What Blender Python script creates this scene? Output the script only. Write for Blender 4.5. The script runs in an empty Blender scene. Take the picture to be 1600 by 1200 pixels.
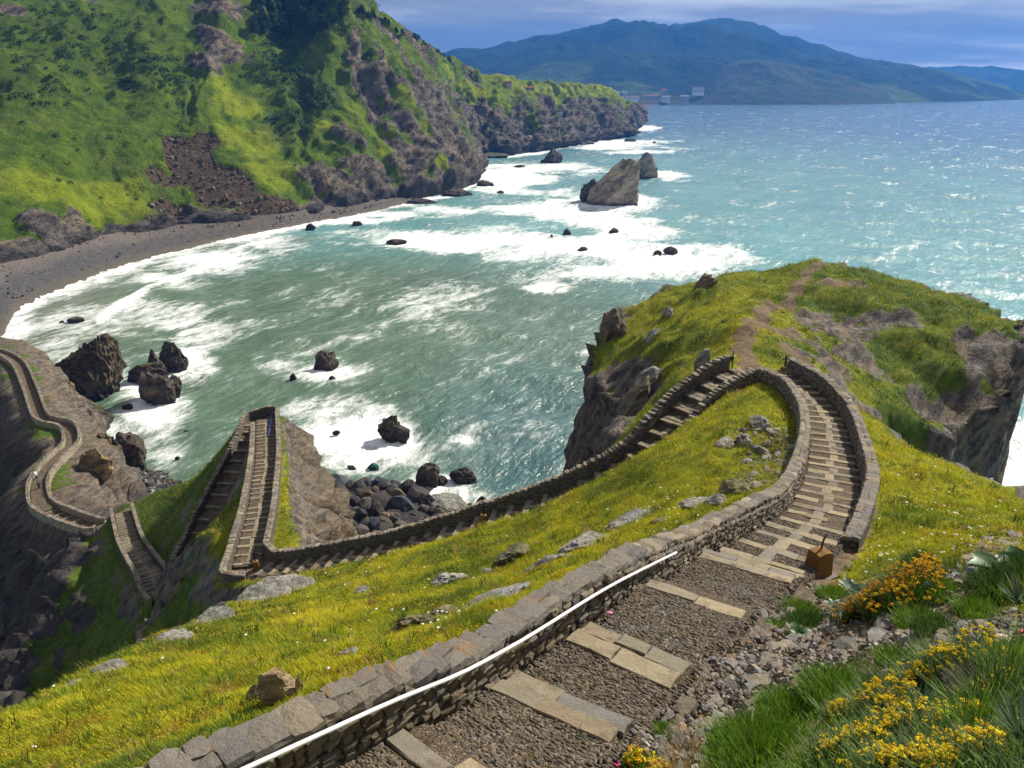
import bpy, bmesh, math, random
import numpy as np
from mathutils import Vector, Matrix

# ------------------------------------------------------------------ camera, sky, sun, exposure
SC = bpy.context.scene
COL = SC.collection
F = 1256.0                       # focal length in photograph pixels (1600 wide)
PITCH = math.atan(470.0 / F)     # horizon 470 px above the centre
SP, CP = math.sin(PITCH), math.cos(PITCH)
EYE = 75.0                       # eye height above the sea in metres
cam = bpy.data.cameras.new('camera'); camo = bpy.data.objects.new('camera', cam); COL.objects.link(camo)
camo.location = (0, 0, EYE); camo.rotation_euler = (math.pi / 2 - PITCH, 0, 0)
cam.sensor_width = 36.0; cam.lens = 36.0 * F / 1600.0; cam.clip_start = 0.1; cam.clip_end = 60000
SC.camera = camo
SUN_AZ, SUN_EL = math.radians(48), math.radians(38)      # azimuth to the right of the view, elevation
W = bpy.data.worlds.new('World'); SC.world = W; W.use_nodes = True
def world_nodes():
    nt = W.node_tree; nt.nodes.clear(); N = nt.nodes; L = nt.links
    out = N.new('ShaderNodeOutputWorld'); bg = N.new('ShaderNodeBackground'); bg.inputs['Strength'].default_value = 0.05
    sky = N.new('ShaderNodeTexSky'); sky.sky_type = 'NISHITA'; sky.sun_disc = False
    sky.sun_elevation = SUN_EL; sky.sun_rotation = SUN_AZ; sky.altitude = 75; sky.dust_density = 1.0
    tc = N.new('ShaderNodeTexCoord'); sep = N.new('ShaderNodeSeparateXYZ'); L.new(tc.outputs['Generated'], sep.inputs[0])
    def mth(op, a, b=None):
        m = N.new('ShaderNodeMath'); m.operation = op
        for i, q in enumerate((a, b)):
            if q is None: continue
            if isinstance(q, (int, float)): m.inputs[i].default_value = q
            else: L.new(q, m.inputs[i])
        return m.outputs[0]
    zz = mth('ADD', mth('MAXIMUM', sep.outputs['Z'], 0.0), 0.075)
    cmb = N.new('ShaderNodeCombineXYZ')
    L.new(mth('DIVIDE', sep.outputs['X'], zz), cmb.inputs[0]); L.new(mth('DIVIDE', sep.outputs['Y'], zz), cmb.inputs[1])
    def noise(scale, det, rough, off, dist=0.0):
        mp = N.new('ShaderNodeMapping'); mp.inputs['Location'].default_value = off; mp.inputs['Scale'].default_value = (0.55, 1.0, 1.0)
        L.new(cmb.outputs[0], mp.inputs[0])
        n = N.new('ShaderNodeTexNoise'); n.inputs['Scale'].default_value = scale; n.inputs['Detail'].default_value = det
        n.inputs['Roughness'].default_value = rough; n.inputs['Distortion'].default_value = dist
        L.new(mp.outputs[0], n.inputs['Vector']); return n.outputs['Fac']
    def ramp(fac, stops):
        r = N.new('ShaderNodeValToRGB'); L.new(fac, r.inputs[0])
        while len(r.color_ramp.elements) < len(stops): r.color_ramp.elements.new(0.5)
        for e, (p, c) in zip(r.color_ramp.elements, stops): e.position = p; e.color = (*c, 1)
        return r.outputs[0]
    cov = ramp(noise(0.55, 7, 0.55, (3.1, 0.35, 0)), [(0.18, (0, 0, 0)), (0.36, (1, 1, 1))])
    tone = ramp(noise(0.33, 6, 0.55, (7.7, 2.2, 0), 0.4), [(0.37, (3.3, 3.3, 3.7)), (0.47, (4.9, 4.8, 5.0)), (0.53, (8.4, 8.3, 8.2)), (0.62, (13.0, 12.8, 12.2))])
    mix = N.new('ShaderNodeMix'); mix.data_type = 'RGBA'
    L.new(cov, mix.inputs['Factor']); L.new(sky.outputs[0], mix.inputs['A']); L.new(tone, mix.inputs['B'])
    L.new(mix.outputs['Result'], bg.inputs['Color']); L.new(bg.outputs[0], out.inputs['Surface'])
world_nodes()
sun = bpy.data.lights.new('sun', 'SUN'); suno = bpy.data.objects.new('sun', sun); COL.objects.link(suno)
sun.energy = 5.0; sun.angle = math.radians(1.0); sun.color = (1.0, 0.93, 0.80)
SUND = Vector((math.sin(SUN_AZ) * math.cos(SUN_EL), math.cos(SUN_AZ) * math.cos(SUN_EL), math.sin(SUN_EL)))
suno.rotation_euler = SUND.to_track_quat('Z', 'Y').to_euler(); suno.location = (200, 150, 300)
SC.view_settings.view_transform = 'Standard'; SC.view_settings.look = 'None'
SC.view_settings.exposure = 0.76; SC.view_settings.gamma = 1.0; SC.view_settings.use_curve_mapping = False
SC.render.engine = 'CYCLES'
SC.cycles.use_denoising = True; SC.cycles.use_adaptive_sampling = True; SC.cycles.adaptive_threshold = 0.03
SC.cycles.max_bounces = 6; SC.cycles.diffuse_bounces = 2; SC.cycles.glossy_bounces = 2; SC.cycles.transmission_bounces = 3
SC.cycles.volume_bounces = 0; SC.cycles.transparent_max_bounces = 6
SC.cycles.sample_clamp_indirect = 4.0; SC.cycles.caustics_reflective = False; SC.cycles.caustics_refractive = False

# ------------------------------------------------------------------ measuring helpers
K = 1.25                         # scale of the depths noted for the islet
def P(u, v, D, k=K):             # survey point: a direction read off the photograph and a depth in metres
    D = D * k; s = (v - 600.0) / F
    return np.array([(u - 800.0) / F * D, D * (CP - s * SP), EYE - D * (SP + s * CP)])
def P1(u, v, D): return P(u, v, D, 1.0)
def SEA(u, v, z=0.0):            # the point of the sea surface in that direction
    s = (v - 600.0) / F
    return P1(u, v, (EYE - z) / (SP + s * CP))
def depth_of(p): return p[1] * CP + (EYE - p[2]) * SP
def sstep(a, b, x):
    t = np.clip((x - a) / (b - a), 0, 1); return t * t * (3 - 2 * t)

# ------------------------------------------------------------------ numpy noise
_rng = np.random.RandomState(11)
_perm = np.concatenate([_rng.permutation(256)] * 3).astype(np.int32)
_gr = _rng.normal(size=(256, 3)); _gr /= np.linalg.norm(_gr, axis=1)[:, None]
def perlin(p):
    p = np.asarray(p, dtype=np.float64); i = np.floor(p).astype(np.int64); f = p - i
    w = f * f * f * (f * (f * 6 - 15) + 10); i = i & 255
    def g(dx, dy, dz):
        h = _perm[(_perm[(_perm[(i[:, 0] + dx) & 255] + i[:, 1] + dy) & 255] + i[:, 2] + dz) & 255]
        return ((f - (dx, dy, dz)) * _gr[h]).sum(1)
    def lerp(a, b, t): return a + (b - a) * t
    x0 = lerp(g(0, 0, 0), g(1, 0, 0), w[:, 0]); x1 = lerp(g(0, 1, 0), g(1, 1, 0), w[:, 0])
    x2 = lerp(g(0, 0, 1), g(1, 0, 1), w[:, 0]); x3 = lerp(g(0, 1, 1), g(1, 1, 1), w[:, 0])
    return lerp(lerp(x0, x1, w[:, 1]), lerp(x2, x3, w[:, 1]), w[:, 2]) * 1.6
def fbm(p, octv=4, gain=0.5, lac=2.03):
    p = np.asarray(p, float); a = 1.0; s = 0
    for k in range(octv):
        s = s + a * perlin(p + 17.3 * k); p = p * lac; a *= gain
    return s
def ridged(p, octv=4, gain=0.5, lac=2.1):
    p = np.asarray(p, float); a = 1.0; s = 0
    for k in range(octv):
        s = s + a * (1 - 2 * np.abs(perlin(p + 9.1 * k))); p = p * lac; a *= gain
    return s

# ------------------------------------------------------------------ mesh helpers
def mesh_np(name, V, F_, smooth=True):
    V = np.asarray(V, dtype=np.float32); F_ = np.asarray(F_, dtype=np.int32)
    n = F_.shape[1]; me = bpy.data.meshes.new(name)
    me.vertices.add(len(V)); me.vertices.foreach_set('co', V.ravel())
    me.loops.add(F_.size); me.loops.foreach_set('vertex_index', F_.ravel())
    me.polygons.add(len(F_)); me.polygons.foreach_set('loop_start', np.arange(0, F_.size, n, dtype=np.int32))
    me.polygons.foreach_set('use_smooth', np.full(len(F_), smooth, dtype=bool))
    me.update(calc_edges=True); me.validate()
    return me
def attr_color(me, name, C):
    C = np.asarray(C, dtype=np.float32)
    if C.shape[1] == 3: C = np.concatenate([C, np.ones((len(C), 1), np.float32)], 1)
    a = me.attributes.new(name, 'FLOAT_COLOR', 'POINT'); a.data.foreach_set('color', np.ascontiguousarray(C).ravel())
def put(name, me, mat=None, parent=None, loc=None, rot=None, scale=None, **props):
    o = bpy.data.objects.new(name, me); COL.objects.link(o)
    if mat is not None and me is not None and len(me.materials) == 0: me.materials.append(mat)
    if parent is not None: o.parent = parent
    if loc is not None: o.location = loc
    if rot is not None: o.rotation_euler = rot
    if scale is not None: o.scale = scale
    for k, v in props.items(): o[k] = v
    return o
def thing(name, label, cat, loc=(0, 0, 0), group=None, rot=None):
    o = bpy.data.objects.new(name, None); COL.objects.link(o); o.location = loc; o.empty_display_size = 0.3
    if rot is not None: o.rotation_euler = rot
    o['label'] = label; o['category'] = cat
    if group: o['group'] = group
    return o
def grid_faces(nr, nc):
    i = np.arange(nr - 1)[:, None] * nc + np.arange(nc - 1)[None, :]
    return np.stack([i, i + 1, i + nc + 1, i + nc], -1).reshape(-1, 4)
def crom(P_, t):                 # Catmull-Rom through rows of P_ at parameters t (0..n-1)
    P_ = np.asarray(P_, float); n = len(P_); t = np.asarray(t, float)
    i = np.clip(np.floor(t).astype(int), 0, n - 2); f = (t - i)
    f = f.reshape(f.shape + (1,) * (P_.ndim - 1))
    p0 = P_[np.maximum(i - 1, 0)]; p1 = P_[i]; p2 = P_[i + 1]; p3 = P_[np.minimum(i + 2, n - 1)]
    m1 = (p2 - p0) * 0.42; m2 = (p3 - p1) * 0.42
    return p1 * (1 + 2 * f) * (1 - f) ** 2 + m1 * f * (1 - f) ** 2 + p2 * f * f * (3 - 2 * f) + m2 * f * f * (f - 1)
def resample(pts, step):         # smooth a polyline of 3D points and sample it evenly
    pts = np.asarray(pts, float); n = len(pts)
    d = crom(pts, np.linspace(0, n - 1, (n - 1) * 24 + 1))
    s = np.concatenate([[0], np.cumsum(np.linalg.norm(np.diff(d, axis=0), axis=1))])
    m = max(2, int(round(s[-1] / step)) + 1); q = np.linspace(0, s[-1], m)
    return np.stack([np.interp(q, s, d[:, k]) for k in range(d.shape[1])], 1), q
def tangents2(pts):
    t = np.gradient(pts[:, :2], axis=0); t /= np.maximum(np.linalg.norm(t, axis=1), 1e-9)[:, None]; return t
def rotz(a): return np.array([[math.cos(a), -math.sin(a), 0], [math.sin(a), math.cos(a), 0], [0, 0, 1]])
def rand_rot(r):
    q = r.normal(size=4); q /= np.linalg.norm(q); w, x, y, z = q
    return np.array([[1 - 2 * (y * y + z * z), 2 * (x * y - z * w), 2 * (x * z + y * w)], [2 * (x * y + z * w), 1 - 2 * (x * x + z * z), 2 * (y * z - x * w)], [2 * (x * z - y * w), 2 * (y * z + x * w), 1 - 2 * (x * x + y * y)]])
_ico = {}
def ico(sub):
    if sub not in _ico:
        bm = bmesh.new(); bmesh.ops.create_icosphere(bm, subdivisions=sub, radius=1.0); bm.verts.ensure_lookup_table()
        _ico[sub] = (np.array([v.co[:] for v in bm.verts]), np.array([[v.index for v in f.verts] for f in bm.faces])); bm.free()
    return _ico[sub]
class Soup:                      # many small shapes joined into one mesh, with a colour for each
    def __init__(s): s.V = []; s.T = []; s.C = []; s.n = 0
    def add(s, V, T, c=None):
        s.V.append(V); s.T.append(np.asarray(T) + s.n); s.n += len(V)
        s.C.append(np.tile(np.asarray(c if c is not None else (1, 1, 1), float), (len(V), 1)))
    def mesh(s, name, smooth=False):
        me = mesh_np(name, np.concatenate(s.V), np.concatenate(s.T), smooth); attr_color(me, 'col', np.concatenate(s.C)); return me
def many(V0, T0, M, off, C=None):        # place a template many times: M (n,3,3), off (n,3)
    n = len(off); V = np.einsum('nij,kj->nki', M, V0) + off[:, None, :]
    T = (T0[None] + (np.arange(n) * len(V0))[:, None, None]).reshape(-1, T0.shape[1])
    return V.reshape(-1, 3), T, (None if C is None else np.repeat(C, len(V0), axis=0))

# ------------------------------------------------------------------ materials
class Mat:
    def __init__(s, name, rough=0.9, spec=0.2):
        s.m = bpy.data.materials.new(name); s.m.use_nodes = True; s.nt = s.m.node_tree; s.N = s.nt.nodes; s.L = s.nt.links
        s.b = s.N['Principled BSDF']; s.b.inputs['Roughness'].default_value = rough; s.b.inputs['Specular IOR Level'].default_value = spec
        s.geo = None
    def pos(s, scale=(1, 1, 1), rot=(0, 0, 0), obj=False):
        if obj: src = s.N.new('ShaderNodeTexCoord').outputs['Object']
        else:
            if s.geo is None: s.geo = s.N.new('ShaderNodeNewGeometry')
            src = s.geo.outputs['Position']
        if any(rot):
            m0 = s.N.new('ShaderNodeMapping'); m0.inputs['Rotation'].default_value = rot; s.L.new(src, m0.inputs[0]); src = m0.outputs[0]
        if tuple(scale) != (1, 1, 1):
            mp = s.N.new('ShaderNodeMapping'); mp.inputs['Scale'].default_value = scale; s.L.new(src, mp.inputs[0]); src = mp.outputs[0]
        return src
    def setin(s, sock, v):
        if isinstance(v, (int, float)): sock.default_value = v
        elif isinstance(v, (tuple, list)): sock.default_value = (*v, 1) if len(v) == 3 and len(sock.default_value) == 4 else v
        else: s.L.new(v, sock)
    def noise(s, vec, scale, det=4, rough=0.55, dist=0.0, out='Fac'):
        n = s.N.new('ShaderNodeTexNoise'); s.setin(n.inputs['Vector'], vec); n.inputs['Scale'].default_value = scale
        n.inputs['Detail'].default_value = det; n.inputs['Roughness'].default_value = rough; n.inputs['Distortion'].default_value = dist
        return n.outputs[out]
    def voro(s, vec, scale, feat='F1', out='Distance', rand=1.0):
        n = s.N.new('ShaderNodeTexVoronoi'); n.feature = feat; s.setin(n.inputs['Vector'], vec); n.inputs['Scale'].default_value = scale
        n.inputs['Randomness'].default_value = rand; return n.outputs[out]
    def wave(s, vec, scale, dist, det=3):
        n = s.N.new('ShaderNodeTexWave'); s.setin(n.inputs['Vector'], vec); n.inputs['Scale'].default_value = scale
        n.inputs['Distortion'].default_value = dist; n.inputs['Detail'].default_value = det; n.inputs['Detail Scale'].default_value = 1.5
        return n.outputs['Fac']
    def ramp(s, fac, stops, interp='LINEAR'):
        r = s.N.new('ShaderNodeValToRGB'); s.setin(r.inputs[0], fac); r.color_ramp.interpolation = interp
        while len(r.color_ramp.elements) < len(stops): r.color_ramp.elements.new(0.5)
        for e, (p, c) in zip(r.color_ramp.elements, stops):
            e.position = p; e.color = (c, c, c, 1) if isinstance(c, (int, float)) else (*c, 1)
        return r.outputs[0]
    def mix(s, fac, a, b, mode='MIX'):
        m = s.N.new('ShaderNodeMix'); m.data_type = 'RGBA'; m.blend_type = mode
        s.setin(m.inputs['Factor'], fac); s.setin(m.inputs['A'], a); s.setin(m.inputs['B'], b); return m.outputs['Result']
    def math(s, op, a, b=None, c=None):
        m = s.N.new('ShaderNodeMath'); m.operation = op
        for i, q in enumerate((a, b, c)):
            if q is not None: s.setin(m.inputs[i], q)
        return m.outputs[0]
    def attr(s, name, out='Color'):
        a = s.N.new('ShaderNodeAttribute'); a.attribute_name = name; return a.outputs[out]
    def chan(s, col):
        x = s.N.new('ShaderNodeSeparateColor'); s.L.new(col, x.inputs[0]); return x.outputs
    def rnd(s): return s.N.new('ShaderNodeObjectInfo').outputs['Random']
    def bump(s, h, dist, strength=1.0, prev=None):
        n = s.N.new('ShaderNodeBump'); s.setin(n.inputs['Height'], h); n.inputs['Distance'].default_value = dist; n.inputs['Strength'].default_value = strength
        if prev is not None: s.L.new(prev, n.inputs['Normal'])
        s.L.new(n.outputs[0], s.b.inputs['Normal']); return n.outputs[0]
    def color(s, c): s.setin(s.b.inputs['Base Color'], c); return s
    def set(s, k, v): s.setin(s.b.inputs[k], v); return s
def rock_nodes(M, base, warm, dark, scale=1.0, obj=False, tilt=(0.5, 0.35, 0.2)):
    """colour and relief height of layered rock"""
    v = M.pos(obj=obj); st = M.pos(scale=(0.6, 0.6, 1.9), rot=tilt, obj=obj)
    st = M.mix(1.0, st, M.mix(1.0, M.noise(v, 0.5 * scale, 4, 0.6, out='Color'), (1.6 / scale,) * 3, 'MULTIPLY'), 'ADD')
    n1 = M.noise(v, 0.35 * scale, 5, 0.6); n2 = M.noise(v, 2.2 * scale, 6, 0.65); lay = M.noise(st, 0.9 * scale, 5, 0.6); blk = M.chan(M.voro(st, 0.62 * scale, 'F1', 'Color'))[0]
    crack = M.ramp(M.voro(st, 0.75 * scale, 'DISTANCE_TO_EDGE'), [(0.0, 0.0), (0.055, 1.0)])
    c = M.mix(M.ramp(n1, [(0.38, 0.0), (0.64, 1.0)]), base, warm)
    c = M.mix(M.ramp(lay, [(0.42, 0.0), (0.60, 1.0)]), c, dark)
    c = M.mix(0.42, c, M.mix(blk, (0.45, 0.45, 0.47), (1.6, 1.55, 1.5)), 'MULTIPLY')
    c = M.mix(M.ramp(n2, [(0.45, 0.0), (0.80, 0.6)]), c, tuple(min(1, x * 1.9) for x in base))
    h = M.math('ADD', M.math('MULTIPLY', lay, 1.0), M.math('ADD', M.math('ADD', M.math('MULTIPLY', crack, 0.13), M.math('MULTIPLY', blk, 0.45)), M.math('MULTIPLY', n2, 0.35)))
    return c, h
def simple_mat(name, col, rough=0.7, spec=0.3, metal=0.0, var=0.25, scale=3.0):
    M = Mat(name, rough, spec); n = M.noise(M.pos(obj=True), scale, 5, 0.6)
    M.color(M.mix(n, tuple(x * (1 - var) for x in col), tuple(min(1, x * (1 + var)) for x in col))); M.set('Metallic', metal)
    return M.m

# ------------------------------------------------------------------ stairway legs (centre lines, half widths)
def LR(uL, vL, D, uR, vR):
    a = P(uL, vL, D); b = SEA(uR, vR, a[2]); c = (a + b) / 2
    return np.array([c[0], c[1], c[2], np.linalg.norm(a[:2] - b[:2]) / 2])
def CW(u, v, D, hw=1.0): return np.array([*P(u, v, D), hw])
LEGS_RAW = {
 'near': [LR(-100, 1520, 5.2, 200, 1720), LR(280, 1320, 6.0, 520, 1480), LR(586, 1160, 7.4, 780, 1300), LR(716, 1100, 8.4, 915, 1225), LR(850, 1012, 10.0, 1020, 1120), LR(979, 926, 12, 1130, 1015), LR(1124, 851, 17, 1255, 915),
          LR(1232, 791, 21.5, 1318, 840), LR(1258, 740, 26, 1342, 775), LR(1262, 690, 31, 1335, 705), LR(1258, 650, 35.5, 1312, 646), LR(1230, 610, 39.5, 1270, 604), LR(1190, 590, 42, 1220, 578)],
 'low': [CW(1188, 582, 43, 1.1), CW(1150, 587, 42.6, 1.1), CW(1105, 612, 42), CW(1070, 642, 41.5), CW(1000, 715, 40), CW(900, 767, 40), CW(755, 817, 41.5), CW(600, 862, 43.5), CW(450, 888, 46), CW(392, 890, 47.3)],
 'spur_out': [CW(385, 885, 48, 1.1), CW(396, 840, 51, 1.1), CW(405, 800, 55, 1.1), CW(415, 720, 66, 1.15), CW(415, 655, 78, 1.2)],
 'spur_back': [CW(397, 662, 78, 1.1), CW(388, 690, 75.5, 1.1), CW(330, 802, 69, 1.1), CW(293, 880, 66, 1.1), CW(268, 922, 64.5, 1.2)],
 'lower': [CW(248, 925, 64.5, 1.3), CW(236, 900, 67, 1.2), CW(205, 850, 77, 1.1), CW(191, 800, 87, 1.1)],
 'causeway': [CW(178, 812, 88, 1.0), CW(150, 826, 88.5, 1.2), CW(100, 810, 92, 1.3), CW(65, 790, 96, 1.2), CW(62, 755, 101, 1.1), CW(85, 722, 106, 1.0), CW(112, 695, 111, 1.0), CW(105, 668, 116, 1.0), CW(66, 655, 119, 1.0), CW(48, 610, 130, 1.0), CW(28, 570, 143, 1.0), CW(-10, 552, 150, 1.0), CW(-90, 545, 158, 1.0)],
}
LEG = {}
for k, st in LEGS_RAW.items():
    p, s = resample(np.array(st), 0.15); LEG[k] = (p, s)
def edge(leg, side, s0=None, s1=None, off=0.2, step=0.3):
    """points along one side of a leg: side +1 left of travel, -1 right"""
    p, s = LEG[leg]; t = tangents2(p); n = np.stack([-t[:, 1], t[:, 0]], 1) * side
    q = p[:, :3].copy(); q[:, :2] += n * (p[:, 3] + off)[:, None]
    m = (s >= (0 if s0 is None else s0)) & (s <= (1e9 if s1 is None else s1)); q = q[m]
    return q[::max(1, int(step / 0.15))]

# ------------------------------------------------------------------ islet terrain: a height field through surveyed points
ctl = []
for k in LEG:
    p, s = LEG[k]; t = tangents2(p); n = np.stack([-t[:, 1], t[:, 0]], 1)
    for i in range(0, len(p), 16):
        for sd in (-1, 1):
            if k == 'low' and sd > 0: continue
            ctl.append((*(p[i, :2] + n[i] * sd * (p[i, 3] + 0.3)), p[i, 2] - 0.1))
for q in [(0, 1110, 14), (230, 1000, 22), (350, 950, 33), (430, 918, 41), (470, 1055, 11), (330, 1130, 9.6), (200, 1195, 8.5), (60, 1190, 10.5), (120, 1120, 12), (600, 1000, 17), (700, 960, 18.5), (860, 890, 20), (450, 1000, 18), (600, 930, 27), (480, 930, 33), (800, 900, 24), (700, 870, 33),
          (800, 848, 33.5), (950, 800, 30), (900, 830, 29), (1000, 765, 31), (1060, 730, 31), (1100, 700, 32), (1180, 720, 31), (1150, 650, 35.5), (1190, 650, 35), (1050, 790, 26), (1150, 770, 25.5),
          (1330, 862, 19.2), (1400, 800, 22), (1500, 800, 23.5), (1400, 720, 29), (1550, 772, 29.5), (1600, 802, 27.5), (1370, 692, 33), (1480, 745, 28), (1400, 860, 18.5), (1600, 850, 20),
          (1150, 1050, 9.7), (1100, 1180, 7.2), (1300, 1000, 10.8), (1250, 960, 12.5), (1400, 930, 13), (1500, 1000, 8), (1500, 900, 13.5), (1600, 900, 11), (1600, 1000, 6.5), (1300, 1200, 5), (1600, 1200, 3.4), (1400, 1100, 6.5), (1200, 1200, 6),
          (1165, 535, 50), (1200, 480, 62), (1250, 450, 75), (1290, 414, 92), (950, 515, 82), (1000, 475, 86), (1100, 443, 92), (1050, 540, 58), (1000, 560, 60), (960, 640, 55), (930, 600, 65), (1080, 500, 66), (1120, 560, 48), (1050, 590, 48),
          (1340, 422, 88), (1400, 442, 82), (1500, 472, 70), (1590, 502, 62), (1300, 500, 66), (1260, 520, 58), (1230, 540, 51), (1340, 640, 48), (1320, 600, 51), (1400, 600, 57), (1450, 540, 62), (1370, 665, 47), (1500, 600, 58), (1585, 540, 60), (1500, 660, 56)]:
    ctl.append(P(*q))
for q in [(0, 0, 73.2), (-6, 0, 70), (6, 0, 72.5), (0, -8, 74), (-9, -8, 71), (12, -8, 72), (12, 4, 70.5), (15, 14, 66), (55, 93, 50), (54, 110, 49.5), (46, 118, 49), (30, 118, 46.5), (18, 110, 45.5), (11.5, 99, 44), (9, 88, 43.5), (9, 76, 44), (8.7, 68, 44.5), (8, 58, 48), (52, 79, 51.5)]:
    ctl.append(q)
ctl = np.array(ctl, float)
def rbf_fit(c, reg=0.15, cc=1.6):
    d = np.sqrt(((c[:, None, :2] - c[None, :, :2]) ** 2).sum(-1) + cc * cc); n = len(c)
    A = np.zeros((n + 3, n + 3)); A[:n, :n] = d - np.eye(n) * reg; A[:n, n] = 1; A[:n, n + 1:] = c[:, :2]; A[n:, :n] = A[:n, n:].T
    return np.linalg.solve(A, np.concatenate([c[:, 2], [0, 0, 0]]))
_w = rbf_fit(ctl)
def rbf(xy, cc=1.6):
    out = np.empty(len(xy)); n = len(ctl)
    for i in range(0, len(xy), 20000):
        q = xy[i:i + 20000]
        d = np.sqrt((q[:, :1] - ctl[None, :, 0]) ** 2 + (q[:, 1:2] - ctl[None, :, 1]) ** 2 + cc * cc)
        out[i:i + 20000] = d @ _w[:n] + _w[n] + q @ _w[n + 1:]
    return out
# outline of the cliff top: x, y, steepness of the fall outside it
OUT = np.array([(12, -10, 1.5), (14, 8, 1.5), (19, 18, 1.5), (23.5, 27, 2), (23.5, 34, 2.2), (20.5, 39.5, 1.5), (20.5, 48, 1.3), (24, 55, 1.6), (30, 59.5, 2.4), (37, 61.8, 5.0), (43.3, 66.5, 11), (47.2, 70.6, 13), (49.6, 76.5, 13), (53.5, 91, 8), (54, 110, 3), (46, 118, 3), (30, 118, 3), (18, 110, 3.2), (12.5, 101, 5), (9.4, 90, 5.5), (9.6, 76, 5.5), (9.1, 68, 5), (9, 60, 4),
    (8.9, 54, 3.5), (7.5, 49.5, 2.2), (4, 47.5, 1.8), (-2, 48.3, 1.7), (-9, 49.6, 1.6), (-15, 52, 1.5), (-17, 54.5, 2.0), (-19.3, 61.5, 2.6), (-23.2, 75, 3.0), (-27.8, 89, 3.4), (-28.4, 92.6, 3.4), (-33.7, 93, 2.6), (-40, 95.5, 1.5), (-50, 101, 1.5), (-55, 101.5, 1.6), (-64, 107, 2.2), (-71, 114, 2.2), (-74, 120, 2.2), (-74, 128, 2.0), (-87, 142.5, 1.9), (-111, 175, 1.9), (-150, 222, 1.5),
    (-156, 218, 2.2), (-116, 171, 2.2), (-92.5, 139.5, 2.2), (-79.8, 126, 2.2), (-79, 118, 2.2), (-76.5, 110, 2.2), (-68, 102, 2.0), (-58, 95, 1.5), (-55.5, 95, 1.1), (-48, 83, 1.0), (-37, 68, 1.1), (-34.5, 65, 1.3), (-30, 64, 1.6), (-25, 58, 1.8), (-22.3, 53, 2), (-21, 49, 2), (-17, 46.5, 1.8), (-15.8, 42, 1.6), (-14.8, 34.6, 1.6), (-12.5, 22.7, 1.7), (-11.1, 13.9, 1.7), (-10, 5, 1.7), (-9, -10, 1.7)], float)
def outline(xy):
    """signed distance (positive outside), nearest point, steepness there"""
    A = OUT[:, :2]; B = np.roll(A, -1, 0); SA = OUT[:, 2]; SB = np.roll(SA, -1)
    best = np.full(len(xy), 1e9); near = np.zeros((len(xy), 2)); sl = np.zeros(len(xy)); inside = np.zeros(len(xy), bool)
    for a, b, sa, sb in zip(A, B, SA, SB):
        e = b - a; t = np.clip(((xy - a) @ e) / (e @ e), 0, 1); q = a + t[:, None] * e
        d = np.linalg.norm(xy - q, axis=1); m = d < best
        best[m] = d[m]; near[m] = q[m]; sl[m] = (sa + (sb - sa) * t)[m]
        c = ((a[1] > xy[:, 1]) != (b[1] > xy[:, 1]))
        with np.errstate(divide='ignore', invalid='ignore'):
            inside ^= c & (xy[:, 0] < (b[0] - a[0]) * (xy[:, 1] - a[1]) / (b[1] - a[1]) + a[0])
    return np.where(inside, -best, best), near, sl
def steps(*segs):
    out = []
    for a, b, d in segs: out.append(np.arange(a, b, d))
    return np.concatenate(out)
GX = steps((-166, -62, 0.9), (-62, -22, 0.5), (-22, 28, 0.28), (28, 62, 0.5), (62, 84, 1.0))
GY = steps((-9, 4, 0.6), (4, 32, 0.28), (32, 66, 0.4), (66, 124, 0.55), (124, 232, 0.95))
XX, YY = np.meshgrid(GX, GY); XY = np.stack([XX.ravel(), YY.ravel()], 1)
def path_near(xy):
    best = np.full(len(xy), 1e9); z = np.zeros(len(xy)); hw = np.zeros(len(xy))
    for k in LEG:
        p = LEG[k][0][::4]
        lo = p[:, :2].min(0) - 5; hi = p[:, :2].max(0) + 5
        idx = np.where(((xy > lo) & (xy < hi)).all(1))[0]
        for i in range(0, len(idx), 20000):
            j = idx[i:i + 20000]; d = np.linalg.norm(xy[j][:, None] - p[None, :, :2], axis=2); m = d.argmin(1); dm = d[np.arange(len(j)), m]
            u = dm < best[j]; jj = j[u]; best[jj] = dm[u]; z[jj] = p[m[u], 2]; hw[jj] = p[m[u], 3]
    return best, z, hw
def land_height(xy):
    sd, near, sl = outline(xy)
    z = rbf(np.where((sd > 0)[:, None], near, xy))
    d = np.maximum(sd, 0)
    wob = 1 + 0.35 * fbm(np.c_[xy * 0.09, np.zeros(len(xy))], 3)
    z = z - np.where(d > 0, sl * (d + 0.12 * np.sin(d * 1.3)) * wob, 0)
    # two pocket beaches of boulders at the foot of the rocks
    for cx, cy, rx, ry, top in ((-80, 139, 13, 11, 2.6), (-28, 130, 15, 13, 2.4)):
        r = np.sqrt(((xy[:, 0] - cx) / rx) ** 2 + ((xy[:, 1] - cy) / ry) ** 2)
        z = np.maximum(z, top * (1 - r ** 2) - 0.2)
    z = np.maximum(z, -4.0)
    return z, sd, sl
ZL, SDv, SLv = land_height(XY)
PD, PZ, PH = path_near(XY)
inn = SDv < 0.3
ZL = ZL + np.where(inn, 0.22 * fbm(np.c_[XY * 0.35, np.zeros(len(XY))], 3) + 0.10 * fbm(np.c_[XY * 1.4, np.ones(len(XY))], 2), 0) * sstep(0.8, 2.5, PD - PH)
prm = sstep(56, 64, XY[:, 1]) * (XY[:, 0] > 2) * inn
ZL = ZL + prm * (1.1 * fbm(np.c_[XY * 0.085, np.zeros(len(XY)) + 3], 4) + 0.5 * ridged(np.c_[XY * 0.16, np.zeros(len(XY)) + 7], 3) - 0.3)
bl = 1 - sstep(0.5, 1.5, PD - PH)
ZL = ZL * (1 - bl) + (PZ - 0.16) * bl
ZG = ZL.reshape(XX.shape)
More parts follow.
